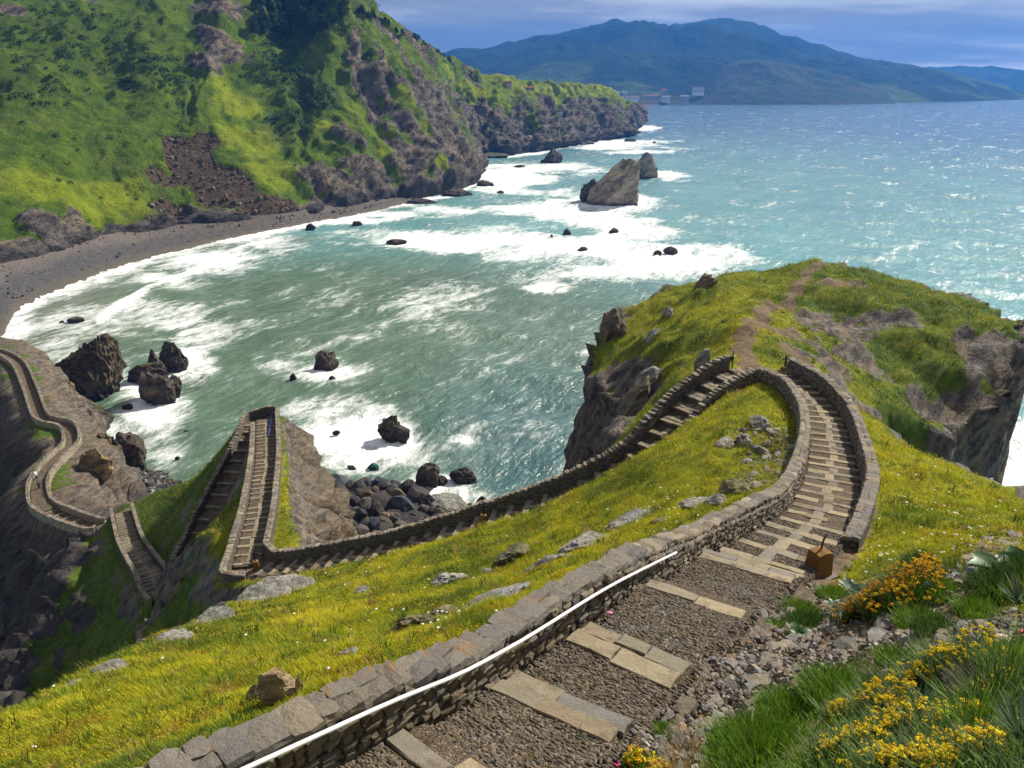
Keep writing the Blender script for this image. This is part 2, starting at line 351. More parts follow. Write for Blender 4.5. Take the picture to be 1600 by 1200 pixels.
def hgt(xy):                     # terrain height at any point (bilinear)
    xy = np.atleast_2d(np.asarray(xy, float))
    i = np.clip(np.searchsorted(GX, xy[:, 0]) - 1, 0, len(GX) - 2); j = np.clip(np.searchsorted(GY, xy[:, 1]) - 1, 0, len(GY) - 2)
    a = np.clip((xy[:, 0] - GX[i]) / (GX[i + 1] - GX[i]), 0, 1); b = np.clip((xy[:, 1] - GY[j]) / (GY[j + 1] - GY[j]), 0, 1)
    return (ZG[j, i] * (1 - a) + ZG[j, i + 1] * a) * (1 - b) + (ZG[j + 1, i] * (1 - a) + ZG[j + 1, i + 1] * a) * b
gy_, gx_ = np.gradient(ZG, GY, GX); SLOPE = np.hypot(gx_, gy_).ravel()
NRM = np.stack([-gx_.ravel(), -gy_.ravel(), np.ones(len(XY))], 1); NRM /= np.linalg.norm(NRM, axis=1)[:, None]
V = np.c_[XY, ZL]
# masks: rock, bare earth, lush (deep green instead of yellow meadow)
n3 = fbm(V * 0.22, 4); n4 = fbm(V * np.array([0.5, 0.5, 0.25]), 4)
rock = sstep(1.25, 2.1, SLOPE + 0.55 * n3)
earth = np.zeros(len(V))
def seg_dist(xy, pts):
    d = np.full(len(xy), 1e9)
    for a, b in zip(pts[:-1], pts[1:]):
        e = b - a; t = np.clip(((xy - a) @ e) / (e @ e), 0, 1); d = np.minimum(d, np.linalg.norm(xy - a - t[:, None] * e, axis=1))
    return d
DIRT = np.array([P(1185, 590, 43)[:2], P(1165, 555, 46.5)[:2], P(1160, 530, 50)[:2], P(1185, 495, 58)[:2], P(1215, 470, 66)[:2], P(1245, 452, 75)[:2], P(1265, 430, 84)[:2], P(1310, 418, 91)[:2]])
dd = seg_dist(XY, DIRT)
earth = np.maximum(earth, 1 - sstep(0.35, 1.15, dd + 0.8 * n4))
def patch(q, r, K_=K):
    c = P(*q, K_) if len(q) == 3 else np.array(q); return np.exp(-(((V[:, :2] - c[:2]) ** 2).sum(1)) / (r * r))
for q, r in [((1215, 520, 55), 2.5), ((1250, 480, 66), 3.2), ((1240, 560, 50), 2), ((1320, 470, 76), 4)]:
    earth = np.maximum(earth, sstep(0.35, 0.75, patch(q, r) + 0.45 * n4))
for q, r in [((1300, 510, 64), 7), ((1290, 580, 52), 3.5), ((1350, 560, 58), 4), ((1310, 620, 49), 3), ((1390, 520, 66), 4), ((1550, 570, 59), 6), ((1480, 620, 57), 5), ((980, 630, 53), 4), ((955, 560, 68), 3.5), ((935, 640, 60), 4), ((960, 500, 83), 3), ((1010, 600, 50), 2.5)]:
    rock = np.maximum(rock, sstep(0.3, 0.75, patch(q, r) + 0.45 * n4))
for q, r in [((1430, 560, 60), 5), ((1340, 500, 70), 4), ((1450, 500, 70), 8), ((1390, 640, 52), 4), ((1260, 560, 52), 1.5), ((1190, 520, 53), 1.5)]:
    w = sstep(0.3, 0.75, patch(q, r) + 0.35 * n4); rock *= (1 - w); earth *= (1 - w)
# right flank of the spur is bare brown rock, left flanks are grassy although steep
brown = sstep(0, 3, SDv) * ((XY[:, 0] > np.where(XY[:, 1] > 94, -34, -17.0 - (XY[:, 1] - 54) * 0.31)) & (XY[:, 0] < 0) & (XY[:, 1] > 50)).astype(float)
rock = np.where(brown > 0, np.maximum(rock, sstep(0.2, 0.9, SLOPE + 0.5 * n3)), rock)
leftf = ((XY[:, 0] < -30) & (XY[:, 1] < 110) & (XY[:, 1] > 55))
rock = np.where(leftf, sstep(1.35, 1.9, SLOPE + 0.7 * n3 + 0.05 * np.maximum(SDv - 6, 0) + 0.10 * np.maximum(-44 - XY[:, 0], 0)), rock)
rock = np.where((XY[:, 0] < -57) & (XY[:, 1] > 92) & (SDv > 0.6), np.maximum(rock, sstep(0.1, 0.6, SLOPE + 0.4 * n3)), rock); rock = np.where((XY[:, 0] < -56) & (XY[:, 1] > 94), np.maximum(rock, sstep(0.25, 0.0, n3)), rock)
low = 1 - sstep(4, 9, ZL + 3 * n3); rock = np.maximum(rock, low)
nearbank = (XY[:, 1] < 15) & (XY[:, 0] > 1.5)
earth = np.where((PD - PH) < 0.5, np.maximum(earth, 0.9), earth)
bk = seg_dist(XY, np.array([P(1000, 1190, 7.6)[:2], P(1150, 1060, 9.6)[:2], P(1270, 980, 11.6)[:2], P(1420, 900, 14.5)[:2]]))
earth = np.maximum(earth, 1 - sstep(0.7, 2.3, bk + 0.6 * n4))
earth = np.where(nearbank, np.maximum(earth, 0.75 - 0.5 * sstep(5, 9, XY[:, 0] + 0.3 * XY[:, 1] * 0) * (bk > 2.2)), earth)
lush = np.clip(sstep(-0.2, 0.7, n3) * 0.6 + sstep(0.5, 1.3, SLOPE) * 0.6 + (XY[:, 0] < -24) * 0.9 + sstep(52, 64, XY[:, 1]) * (0.12 + 0.6 * sstep(20, 34, XY[:, 0] - 0.12 * (XY[:, 1] - 60))), 0, 1)
ROCK_I, EARTH_I, lush_islet = rock.copy(), earth.copy(), lush.copy()
# relief of the rock faces
amp = rock * sstep(0.2, 2.0, np.maximum(SDv, SLOPE - 1.0)) * sstep(1.0, 3.0, PD - PH)
disp = 0.75 * ridged(V * np.array([0.16, 0.16, 0.10]), 5) + 0.35 * ridged(V @ np.array([[0.3, 0.2, 0.1], [-0.1, 0.35, 0.3], [0.5, 0.4, 1.1]]) * 0.7, 3) - 0.4 + 0.55 * ridged(V * np.array([0.42, 0.42, 0.22]), 4) - 0.2
amp = amp * np.where(XY[:, 0] < -44, 1.7, 1.0) * (1 + 0.9 * (brown > 0.3)) * sstep(-0.5, 5, ZL); disp = disp + 0.5 * (brown > 0.3) * ridged(np.c_[(XY[:, 0] * 0.25 + XY[:, 1]) * 0.16, ZL * 0.03, np.zeros(len(XY))], 4); disp = disp - 0.9 * (brown > 0.3); disp = disp - 0.9 * ((XY[:, 0] < 14) & (XY[:, 0] > 0) & (XY[:, 1] > 56) & (SDv > 0)); disp = disp - 1.3 * ((XY[:, 0] > 36) & (XY[:, 1] > 58) & (XY[:, 1] < 95) & (SDv > 0))
V2 = V + NRM * (disp * amp * 1.15)[:, None]
me = mesh_np('headland', V2, grid_faces(len(GY), len(GX)))
attr_color(me, 'mask', np.stack([rock, earth, lush], 1))
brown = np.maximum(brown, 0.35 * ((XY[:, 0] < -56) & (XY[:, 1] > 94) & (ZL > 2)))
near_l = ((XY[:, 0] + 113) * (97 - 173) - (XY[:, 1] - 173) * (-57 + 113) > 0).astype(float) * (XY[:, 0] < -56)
attr_color(me, 'tone', np.stack([brown * np.clip(1.2 - (ZL < 6), 0, 1), (XY[:, 1] > 52) & (XY[:, 0] > 0), np.maximum(sstep(6, 1, ZL), 0.85 * sstep(-30, -40, XY[:, 0]) * sstep(-1, 3, SDv) * ((XY[:, 1] < 100) | (near_l > 0)))], 1))  # third channel: wet rock by the sea, plus shade painted into lower-left slopes
M = Mat('headland_ground', 0.95, 0.15)
v = M.pos(); r_, g_, b_ = M.chan(M.attr('mask'))[:3]; t_, pr_, wet_shade_ = M.chan(M.attr('tone'))[:3]
rc, rh = rock_nodes(M, (0.12, 0.108, 0.10), (0.16, 0.12, 0.075), (0.042, 0.037, 0.035), tilt=(0.5, 0.9, 0.2))
rc = M.mix(M.math('MULTIPLY', t_, 0.5), rc, M.mix(M.noise(v, 1.3, 6, 0.65), (0.065, 0.048, 0.026), (0.21, 0.155, 0.08)))
rc = M.mix(M.math('MULTIPLY', wet_shade_, 0.8), rc, (0.03, 0.028, 0.03))  # darkens sea-wet rock and the painted shade of the left slopes
gn = M.noise(v, 1.1, 7, 0.7); gl = M.noise(v, 0.16, 4, 0.6); gf = M.noise(v, 14.0, 3, 0.7)
mead = M.ramp(gn, [(0.30, (0.075, 0.115, 0.010)), (0.48, (0.19, 0.20, 0.012)), (0.62, (0.30, 0.27, 0.014)), (0.75, (0.25, 0.17, 0.02))])
lsh = M.ramp(gn, [(0.30, (0.022, 0.042, 0.008)), (0.50, (0.060, 0.100, 0.012)), (0.70, (0.125, 0.150, 0.016))])
gc = M.mix(b_, mead, lsh); gc = M.mix(0.55, gc, M.mix(gf, (0.25, 0.25, 0.25), (1.6, 1.6, 1.5)), 'MULTIPLY')
ec = M.ramp(M.noise(v, 2.6, 6, 0.7), [(0.3, (0.075, 0.050, 0.028)), (0.55, (0.16, 0.115, 0.070)), (0.75, (0.24, 0.19, 0.13))])
edge_n = M.math('MULTIPLY', M.math('SUBTRACT', M.noise(v, 0.9, 6, 0.7), 0.5), 0.9)
fr = M.ramp(M.math('ADD', r_, edge_n), [(0.40, 0.0), (0.60, 1.0)]); fe = M.ramp(M.math('ADD', g_, edge_n), [(0.40, 0.0), (0.60, 1.0)])
c = M.mix(fe, gc, ec); c = M.mix(fr, c, rc); M.color(c)
b1 = M.bump(M.math('MULTIPLY', M.math('SUBTRACT', 1.0, fr), M.math('ADD', gn, M.math('MULTIPLY', gf, 0.4))), 0.25, 0.8)
M.bump(M.math('MULTIPLY', fr, rh), 0.5, 0.9, b1)
MAT_ISLET = M.m
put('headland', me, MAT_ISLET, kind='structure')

# ------------------------------------------------------------------ the sea
SHORE_W = [(-900, 900), (-260, 640), (-60, 545), (0, 525), (15, 500), (60, 466), (100, 446), (200, 411), (300, 386), (400, 365), (490, 347), (560, 335), (620, 320), (700, 306), (740, 288), (738, 268), (722, 250), (790, 245), (830, 241), (900, 226), (975, 213), (996, 198)]
def sea_rows():
    r = [16.0]
    while r[-1] < 40000: r.append(r[-1] + (2.5 if r[-1] < 70 else max(0.85, r[-1] * 0.0105)))
    return np.array(r)
RR = sea_rows()
aa = np.radians(np.concatenate([np.linspace(-180, -48, 26)[:-1], np.linspace(-48, 44, 430), np.linspace(44, 180, 27)[1:]]))
R_, A_ = np.meshgrid(RR, aa, indexing='ij'); sx = (R_ * np.sin(A_)).ravel(); sy = (R_ * np.cos(A_)).ravel(); q2 = np.c_[sx, sy]
rad = R_.ravel()
ampw = sstep(25000, 300, rad)
sp_ = fbm(np.c_[q2 * 0.006, np.zeros(len(q2))], 3)
ph = (q2 @ np.array([-0.55, -0.83])) * 0.17 + 2.2 * sp_; ph2 = (q2 @ np.array([-0.25, -0.97])) * 0.33 + 2.8 * sp_
wz = (0.34 * np.sin(ph) + 0.18 * np.sin(ph2) + 0.34 * fbm(np.c_[q2 * 0.085, np.ones(len(q2))], 4)) * (rad < 6000) * sstep(4500, 900, rad)
foam = np.zeros(len(q2)); ruff = fbm(np.c_[q2 * np.array([0.022, 0.022]), np.zeros(len(q2))], 4)
def blob(u, v, ru, rv, w):
    global foam
    c = SEA(u, v); D = depth_of(c); rx = ru * D / F; ry = abs(SEA(u, v - rv)[1] - SEA(u, v + rv)[1]) / 2
    d = np.sqrt(((q2[:, 0] - c[0] - (q2[:, 1] - c[1]) * c[0] / c[1]) / rx) ** 2 + ((q2[:, 1] - c[1]) / ry) ** 2)
    foam = np.maximum(foam, w * sstep(1.7, 0.1, d + 0.5 * ruff))
for b in [(780, 275, 80, 25, .95), (860, 330, 90, 22, .85), (960, 318, 75, 18, 1.0), (930, 345, 100, 14, .8), (760, 375, 190, 18, 1.0), (640, 372, 120, 16, .95), (900, 385, 130, 24, 1.0), (1040, 405, 110, 28, 1.0), (930, 425, 120, 16, .8), (1000, 365, 100, 16, .8), (860, 262, 90, 10, .8), (960, 225, 90, 9, .9), (1000, 237, 60, 4, .8), (1040, 275, 35, 8, .95),
          (1010, 200, 25, 5, .9), (860, 447, 40, 10, .8), (930, 550, 45, 12, .8), (680, 470, 90, 35, .42), (660, 500, 60, 20, .5), (720, 515, 60, 18, .45), (500, 580, 60, 28, .95), (440, 570, 60, 22, .6), (560, 680, 110, 45, .85), (620, 690, 65, 45, 1.0), (500, 640, 90, 40, .6), (560, 720, 80, 30, .8), (720, 685, 30, 10, .85), (680, 765, 60, 30, .9), (740, 780, 60, 25, .6), (780, 700, 60, 30, .3),
          (300, 570, 40, 30, .85), (240, 640, 60, 55, .8), (190, 690, 45, 40, .75), (260, 700, 60, 50, .55), (320, 520, 60, 30, .55), (240, 490, 90, 28, .62), (140, 500, 130, 40, .5), (90, 540, 90, 40, .45), (340, 405, 90, 22, .9), (270, 440, 60, 16, .6), (420, 385, 70, 18, .55), (120, 555, 60, 30, .5),
          (1580, 740, 40, 40, 1.0), (1590, 690, 30, 40, .8), (1100, 345, 70, 10, .35), (620, 335, 70, 8, .8), (560, 345, 70, 8, .8), (690, 330, 60, 10, .7), (880, 300, 60, 8, .6), (480, 470, 120, 40, .30), (400, 500, 120, 50, .25)]:
    blob(*b)
shore = np.array([SEA(*s_)[:2] for s_ in SHORE_W])
ds = seg_dist(q2, shore)
foam = np.maximum(foam, 0.78 * sstep(18, 1, ds + 8 * ruff) * (rad < 2200)); wz = wz * (0.15 + 0.85 * sstep(2, 40, ds))
wave2 = np.array([SEA(*s_)[:2] for s_ in [(160, 506), (165, 490), (200, 470), (240, 448), (300, 425), (350, 398), (400, 380)]])
dw = seg_dist(q2, wave2); foam = np.maximum(foam, 0.95 * sstep(5, 0.5, dw + 2 * ruff))
foam = np.maximum(foam, 0.17 + 0.10 * ruff)
foam = np.where(SDv.max() < 0, foam, foam)
wz = wz + 0.9 * np.exp(-(dw / 2.5) ** 2)
wz = wz + foam ** 2 * 0.7 * fbm(np.c_[q2 * 0.35, np.ones(len(q2)) * 3], 3) * (rad < 1500)
# colour of the water: sediment green in the bay, milky turquoise off the stack, deep blue farther out
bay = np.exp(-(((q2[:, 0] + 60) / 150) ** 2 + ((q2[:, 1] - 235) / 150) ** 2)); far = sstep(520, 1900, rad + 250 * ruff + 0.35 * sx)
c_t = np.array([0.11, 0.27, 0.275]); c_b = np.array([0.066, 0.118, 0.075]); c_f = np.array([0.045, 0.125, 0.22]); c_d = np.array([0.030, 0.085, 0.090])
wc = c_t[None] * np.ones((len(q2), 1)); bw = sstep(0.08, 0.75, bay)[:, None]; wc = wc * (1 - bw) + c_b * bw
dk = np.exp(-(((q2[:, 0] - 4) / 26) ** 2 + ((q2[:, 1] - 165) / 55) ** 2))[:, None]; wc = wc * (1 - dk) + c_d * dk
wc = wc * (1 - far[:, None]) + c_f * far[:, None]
sandy = sstep(60, 5, ds)[:, None] * (q2[:, 1] < 420)[:, None]; wc = wc * (1 - 0.6 * sandy) + np.array([0.16, 0.145, 0.10]) * 0.6 * sandy
me = mesh_np('sea', np.c_[q2, wz], grid_faces(len(RR), len(aa))[:, ::-1])
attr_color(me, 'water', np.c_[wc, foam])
M = Mat('sea_water', 0.12, 0.5); v = M.pos(); a = M.attr('water'); fo = M.attr('water', 'Alpha')
dirv = M.pos(scale=(1.0, 0.42, 1.0), rot=(0, 0, 0.5))
n1 = M.noise(dirv, 0.055, 8, 0.66, 1.1); n2 = M.noise(dirv, 0.30, 7, 0.68, 0.9); n3_ = M.noise(v, 1.6, 4, 0.6)
lace = M.math('ABSOLUTE', M.math('SUBTRACT', M.noise(dirv, 0.16, 6, 0.6, 1.6), 0.5))
lace = M.ramp(lace, [(0.0, 1.0), (0.10, 0.0)])
sm = M.math('ADD', M.math('MULTIPLY', fo, 1.15), M.math('ADD', M.math('MULTIPLY', M.math('SUBTRACT', n1, 0.5), 1.7), M.math('MULTIPLY', M.math('SUBTRACT', n2, 0.5), 1.5)))
sm = M.math('ADD', sm, M.math('MULTIPLY', lace, M.math('MULTIPLY', fo, 0.35)))
ff = M.ramp(sm, [(0.44, 0.0), (0.68, 0.36), (1.0, 0.97)])
veil = M.ramp(sm, [(0.15, 0.0), (0.7, 0.5)])
wcol = M.mix(M.ramp(M.noise(dirv, 0.02, 5, 0.6), [(0.35, 0.0), (0.7, 1.0)]), a, M.mix(1.0, a, (1.35, 1.3, 1.25), 'MULTIPLY'))
wcol = M.mix(veil, wcol, (0.30, 0.37, 0.33))
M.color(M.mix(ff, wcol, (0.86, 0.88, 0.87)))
M.set('Roughness', M.ramp(ff, [(0.0, 0.16), (0.5, 0.7)])); M.set('IOR', 1.33)
hsum = M.math('ADD', M.math('MULTIPLY', M.noise(dirv, 0.22, 6, 0.62), 1.6), M.math('ADD', M.math('MULTIPLY', M.noise(dirv, 0.9, 4, 0.55, 0.4), 0.3), M.math('MULTIPLY', ff, 0.35)))
M.bump(hsum, 1.05, 0.95)
put('sea', me, M.m, kind='structure')

# ------------------------------------------------------------------ mainland cliffs: profiles from the shore to the crest
CL = [
 [(-420, 520, 250), (-420, 470, 262), (-420, 360, 300), (-420, 220, 350), (-420, 80, 400), (-420, -80, 470), (-420, -150, 600)],
 [(-200, 468, 296), (-200, 425, 308), (-200, 330, 345), (-200, 200, 395), (-200, 90, 445), (-200, -50, 510), (-200, -130, 640)],
 [(0, 424, 341), (10, 390, 350), (0, 300, 385), (0, 200, 425), (0, 100, 470), (0, 0, 520), (0, -80, 640)],
 [(70, 404, 364), (75, 355, 372), (70, 290, 402), (70, 195, 442), (70, 100, 485), (70, 5, 532), (70, -80, 650)],
 [(150, 385, 394), (150, 352, 402), (150, 280, 428), (150, 190, 465), (150, 100, 505), (150, 10, 550), (150, -80, 660)],
 [(235, 372, 413), (225, 335, 424), (215, 262, 446), (220, 175, 484), (225, 95, 520), (230, 10, 562), (230, -80, 670)],
 [(300, 365, 429), (290, 325, 446), (270, 240, 474), (290, 160, 505), (300, 90, 535), (310, 10, 575), (310, -80, 680)],
 [(440, 350, 458), (435, 318, 466), (385, 240, 488), (345, 150, 522), (355, 80, 556), (380, 0, 600), (380, -80, 700)],
 [(520, 335, 492), (500, 300, 502), (470, 230, 530), (455, 150, 565), (450, 80, 605), (455, 10, 655), (450, -70, 760)],
 [(600, 318, 536), (585, 260, 545), (560, 200, 556), (535, 130, 575), (530, 60, 600), (530, 0, 640), (520, -30, 740)],
 [(680, 305, 577), (660, 250, 586), (635, 190, 598), (610, 120, 618), (590, 65, 645), (580, 28, 685), (570, 20, 800)],
 [(738, 285, 652), (724, 250, 657), (700, 205, 664), (675, 150, 685), (655, 105, 720), (645, 78, 770), (640, 82, 900)],
 [(735, 248, 850), (733, 225, 856), (724, 195, 866), (712, 155, 890), (700, 120, 920), (690, 98, 960), (680, 104, 1100)],
 [(790, 243, 893), (786, 225, 899), (778, 195, 910), (770, 165, 930), (760, 140, 960), (752, 125, 1000), (740, 128, 1150)],
 [(850, 235, 961), (847, 215, 966), (842, 190, 975), (836, 168, 995), (826, 150, 1040), (815, 136, 1100), (800, 135, 1400)],
 [(920, 224, 1090), (917, 205, 1095), (908, 185, 1105), (897, 165, 1130), (888, 150, 1180), (875, 140, 1260), (860, 138, 1600)],
 [(974, 214, 1205), (974, 200, 1208), (970, 183, 1214), (958, 168, 1230), (948, 153, 1265), (940, 145, 1330), (915, 141, 1700)],
 [(976, 205, 1340), (976, 196, 1345), (973, 188, 1352), (968, 182, 1370), (960, 165, 1420), (950, 152, 1500), (930, 150, 1800)],
 [(997, 197, 1500), (998, 187, 1502), (997, 178, 1506), (994, 171, 1520), (985, 169, 1560), (972, 166, 1650), (950, 158, 2000)],
 [(985, 190, 1680), (984, 186, 1690), (982, 180, 1700), (980, 175, 1720), (975, 172, 1760), (965, 168, 1850), (950, 160, 2100)],
]
CP3 = np.array([[P1(*q) for q in c] for c in CL]); CP3[:, 0, 2] = -2.0
ns, nt_ = 620, 190
tt = np.linspace(0, 6, nt_)
prof = np.stack([crom(np.swapaxes(CP3, 0, 1), np.full(1, t_v))[0] for t_v in tt], 0)      # nt, columns, 3
seglen = np.linalg.norm(np.diff(CP3[:, 2], axis=0), axis=1); cum = np.concatenate([[0], np.cumsum(np.sqrt(seglen))])
spar = np.interp(np.linspace(0, cum[-1], ns), cum, np.arange(len(CL)))
G3 = crom(np.swapaxes(prof, 0, 1), spar)                                               # ns, nt, 3
du = np.gradient(G3, axis=0); dv_ = np.gradient(G3, axis=1); nn = np.cross(du, dv_); nn /= np.maximum(np.linalg.norm(nn, axis=2), 1e-9)[..., None]
nn = np.where(nn[..., 2:3] < 0, -nn, nn)
V = G3.reshape(-1, 3); nn = nn.reshape(-1, 3); SS = np.repeat(spar, nt_); TT = np.tile(tt, ns)
def pix(p):
    d = p[:, 1] * CP + (EYE - p[:, 2]) * SP; return np.c_[800 + F * p[:, 0] / d, 600 + F * (-(p[:, 1]) * SP + (EYE - p[:, 2]) * CP) / d]
PX = pix(V)
def anchor(u, v_): return V[((PX - (u, v_)) ** 2).sum(1).argmin()]
n_a = fbm(V * 0.035, 4); n_b = fbm(V * 0.11 + 5, 4)
steep = 1 - nn[:, 2]
mid_ = G3[:, nt_ // 3]; ARC = np.repeat(np.concatenate([[0], np.cumsum(np.linalg.norm(np.diff(mid_, axis=0), axis=1))]), nt_)
RIB = ridged(np.c_[ARC * 0.021 + 0.25 * n_a, TT * 0.22, np.zeros(len(V))], 4)
streak = 0.8 * fbm(np.c_[ARC * 0.045 + TT * 0.35, TT * 0.30, np.zeros(len(V))], 4) - 0.18 * RIB
rock = sstep(0.50, 0.72, steep + 0.13 * n_a); rock = np.maximum(rock, sstep(0.42, 0.58, np.interp(SS, [0, 7.4, 8.2, 9, 11, 14, 19], [-.6, -.6, 0.12, 0.42, 0.50, 0.52, 0.6]) + np.interp(TT, [0, 1, 3, 5, 6], [0.35, 0.22, 0.08, -0.1, -0.6]) + 0.42 * streak + 0.12 * n_b)); scree = np.zeros(len(V)); dark = np.zeros(len(V)); bright = np.zeros(len(V))
def dab(arr, u, v_, rpx, w=1.0, stretch=None):
    c = anchor(u, v_); r = rpx * depth_of(c) / F; d2 = (((V - c) / r) ** 2).sum(1)
    return np.maximum(arr, w * sstep(0.22, 0.70, np.exp(-d2) + 0.32 * n_b + 0.15 * n_a))
for q in [(640, 90, 40), (600, 140, 40), (545, 230, 30), (570, 280, 45), (625, 250, 45), (690, 240, 55), (700, 290, 45), (540, 310, 45), (650, 170, 40), (720, 190, 45), (750, 215, 45), (800, 205, 40), (850, 205, 40), (900, 195, 35), (945, 195, 40), (985, 185, 25), (590, 55, 28), (340, 15, 40), (345, 75, 42), (325, 105, 30), (75, 362, 40), (115, 365, 40), (40, 400, 25), (490, 290, 35), (20, 20, 22), (130, 5, 25)]:
    rock = dab(rock, *q)
for q in [(275, 235, 34), (300, 270, 48), (345, 300, 52), (395, 320, 45), (265, 330, 36), (440, 332, 40), (320, 230, 30), (250, 280, 30), (370, 285, 34)]: scree = dab(scree, *q)
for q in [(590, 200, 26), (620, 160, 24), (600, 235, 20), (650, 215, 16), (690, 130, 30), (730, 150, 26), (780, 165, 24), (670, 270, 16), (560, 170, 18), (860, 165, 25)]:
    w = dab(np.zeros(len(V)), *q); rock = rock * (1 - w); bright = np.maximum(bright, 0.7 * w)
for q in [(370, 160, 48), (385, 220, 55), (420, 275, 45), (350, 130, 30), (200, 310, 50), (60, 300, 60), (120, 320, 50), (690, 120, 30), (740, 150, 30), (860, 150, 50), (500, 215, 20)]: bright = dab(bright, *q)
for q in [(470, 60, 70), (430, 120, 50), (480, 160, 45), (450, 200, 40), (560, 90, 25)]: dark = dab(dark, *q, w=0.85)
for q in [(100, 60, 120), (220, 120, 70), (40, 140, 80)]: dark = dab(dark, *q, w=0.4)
plat = sstep(2.9, 3.7, TT) * sstep(12.6, 13.6, SS); rock = rock * (1 - plat); bright = np.maximum(bright, 0.8 * plat)
rock = np.maximum(rock, 1 - sstep(3, 9, V[:, 2] + 4 * n_b)); rock = rock * (1 - scree)
RSM = sstep(7.0, 9.0, SS)
rel = 3.0 * ridged(np.c_[V[:, 0] * 0.022, V[:, 1] * 0.022, V[:, 2] * 0.008], 5) * (0.5 + 0.5 * RSM) + 7.5 * RIB * RSM + 3.6 * RIB * (1 - RSM) + 2.2 * ridged(V @ np.array([[.6, .2, .1], [-.2, .6, .3], [.3, .9, 1.6]]) * 0.045, 4) * rock + 2.0 * n_a + 1.1 * n_b + 0.8 * fbm(V * 0.3, 3) * (1 - rock)
rel = (rel - 2.5) * np.interp(TT, [0, 0.35, 5.2, 6], [0.25, 1, 0.8, 0.3]) * np.interp(V[:, 1], [300, 500, 1500], [0.75, 1, 1.3])
rel = np.where(scree > 0.4, rel * 0.4, rel)
V2 = V + nn * rel[:, None]
me = mesh_np('cliffs', V2, grid_faces(ns, nt_))
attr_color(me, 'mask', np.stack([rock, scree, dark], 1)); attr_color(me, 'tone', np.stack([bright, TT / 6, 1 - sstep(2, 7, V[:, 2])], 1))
M = Mat('cliff_ground', 0.95, 0.12); v = M.pos(); r_, s_, d_ = M.chan(M.attr('mask'))[:3]; br_, _, wt_ = M.chan(M.attr('tone'))[:3]
rc, rh = rock_nodes(M, (0.112, 0.100, 0.088), (0.165, 0.125, 0.078), (0.03, 0.026, 0.024), 0.16, tilt=(0.35, 1.05, 0.5))
rc = M.mix(M.math('MULTIPLY', wt_, 0.75), rc, (0.03, 0.028, 0.03))
gn = M.noise(v, 0.10, 8, 0.72); gf = M.noise(v, 0.55, 6, 0.75); gf2 = M.noise(v, 0.03, 4, 0.6)
gc = M.ramp(gn, [(0.30, (0.032, 0.062, 0.005)), (0.50, (0.080, 0.135, 0.006)), (0.68, (0.15, 0.205, 0.009))])
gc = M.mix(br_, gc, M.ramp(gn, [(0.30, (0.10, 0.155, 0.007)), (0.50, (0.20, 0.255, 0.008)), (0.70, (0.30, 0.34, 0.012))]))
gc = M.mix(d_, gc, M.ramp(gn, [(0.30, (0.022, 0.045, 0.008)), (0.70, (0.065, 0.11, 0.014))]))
gc = M.mix(M.ramp(gf2, [(0.55, 0.0), (0.75, 0.5)]), gc, (0.09, 0.085, 0.03))
gc = M.mix(0.6, gc, M.mix(gf, (0.1, 0.1, 0.1), (1.8, 1.8, 1.7)), 'MULTIPLY')
sc_ = M.ramp(M.noise(v, 0.5, 7, 0.75), [(0.3, (0.045, 0.030, 0.018)), (0.52, (0.095, 0.064, 0.038)), (0.72, (0.18, 0.13, 0.085))])
en = M.math('MULTIPLY', M.math('SUBTRACT', M.noise(v, 0.12, 7, 0.72), 0.5), 1.1)
fr = M.ramp(M.math('ADD', r_, en), [(0.42, 0.0), (0.58, 1.0)]); fs = M.ramp(M.math('ADD', s_, en), [(0.42, 0.0), (0.58, 1.0)])
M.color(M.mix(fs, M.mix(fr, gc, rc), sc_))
b1 = M.bump(M.math('MULTIPLY', M.math('SUBTRACT', 1.0, fr), M.math('ADD', M.math('MULTIPLY', gn, 1.2), gf)), 3.0, 0.9)
M.bump(M.math('MULTIPLY', fr, rh), 5.0, 0.9, b1)
put('cliffs', me, M.m, kind='structure')
CLV, CLPX, CLROCK, CLSCREE, CLDARK, CLN, CLT = V2, pix(V2), rock, scree, dark, nn, TT

# ------------------------------------------------------------------ shingle beach below the cliffs
bk_ = np.array([SEA(u, v_) for u, v_ in [(-420, 520), (-200, 468), (-60, 436), (0, 424), (70, 404), (150, 385), (235, 372), (300, 365), (370, 357), (440, 350), (520, 335), (600, 318), (640, 308)]])
wt = np.array([SEA(u, v_) for u, v_ in [(-420, 720), (-200, 615), (-60, 548), (0, 524), (30, 482), (100, 447), (200, 411), (300, 386), (350, 374), (410, 362), (500, 345), (570, 333), (645, 315)]])
nb = 400; tb = np.linspace(0, 12, nb); A = crom(bk_, tb); B = crom(wt, tb); nk = 46
kk = np.linspace(-0.15, 1.25, nk); Vb = A[:, None] * (1 - kk)[None, :, None] + B[:, None] * kk[None, :, None]
Vb[..., 2] = np.interp(kk, [-0.15, 0, 0.35, 1.0, 1.25], [5.5, 4.2, 2.4, 0.25, -1.6])[None]
Vb = Vb.reshape(-1, 3); Vb[:, 2] += 0.25 * fbm(Vb * np.array([0.2, 0.2, 0]), 4)
me = mesh_np('beach', Vb, grid_faces(nb, nk)); attr_color(me, 'tone', np.c_[np.tile(kk, nb), np.repeat(tb / 12, nk), np.zeros(len(Vb))])
M = Mat('shingle', 0.8, 0.3); v = M.pos(); k_, _, _ = M.chan(M.attr('tone'))[:3]; n = M.noise(v, 0.8, 7, 0.75)
tk_ = M.chan(M.attr('tone'))[1]
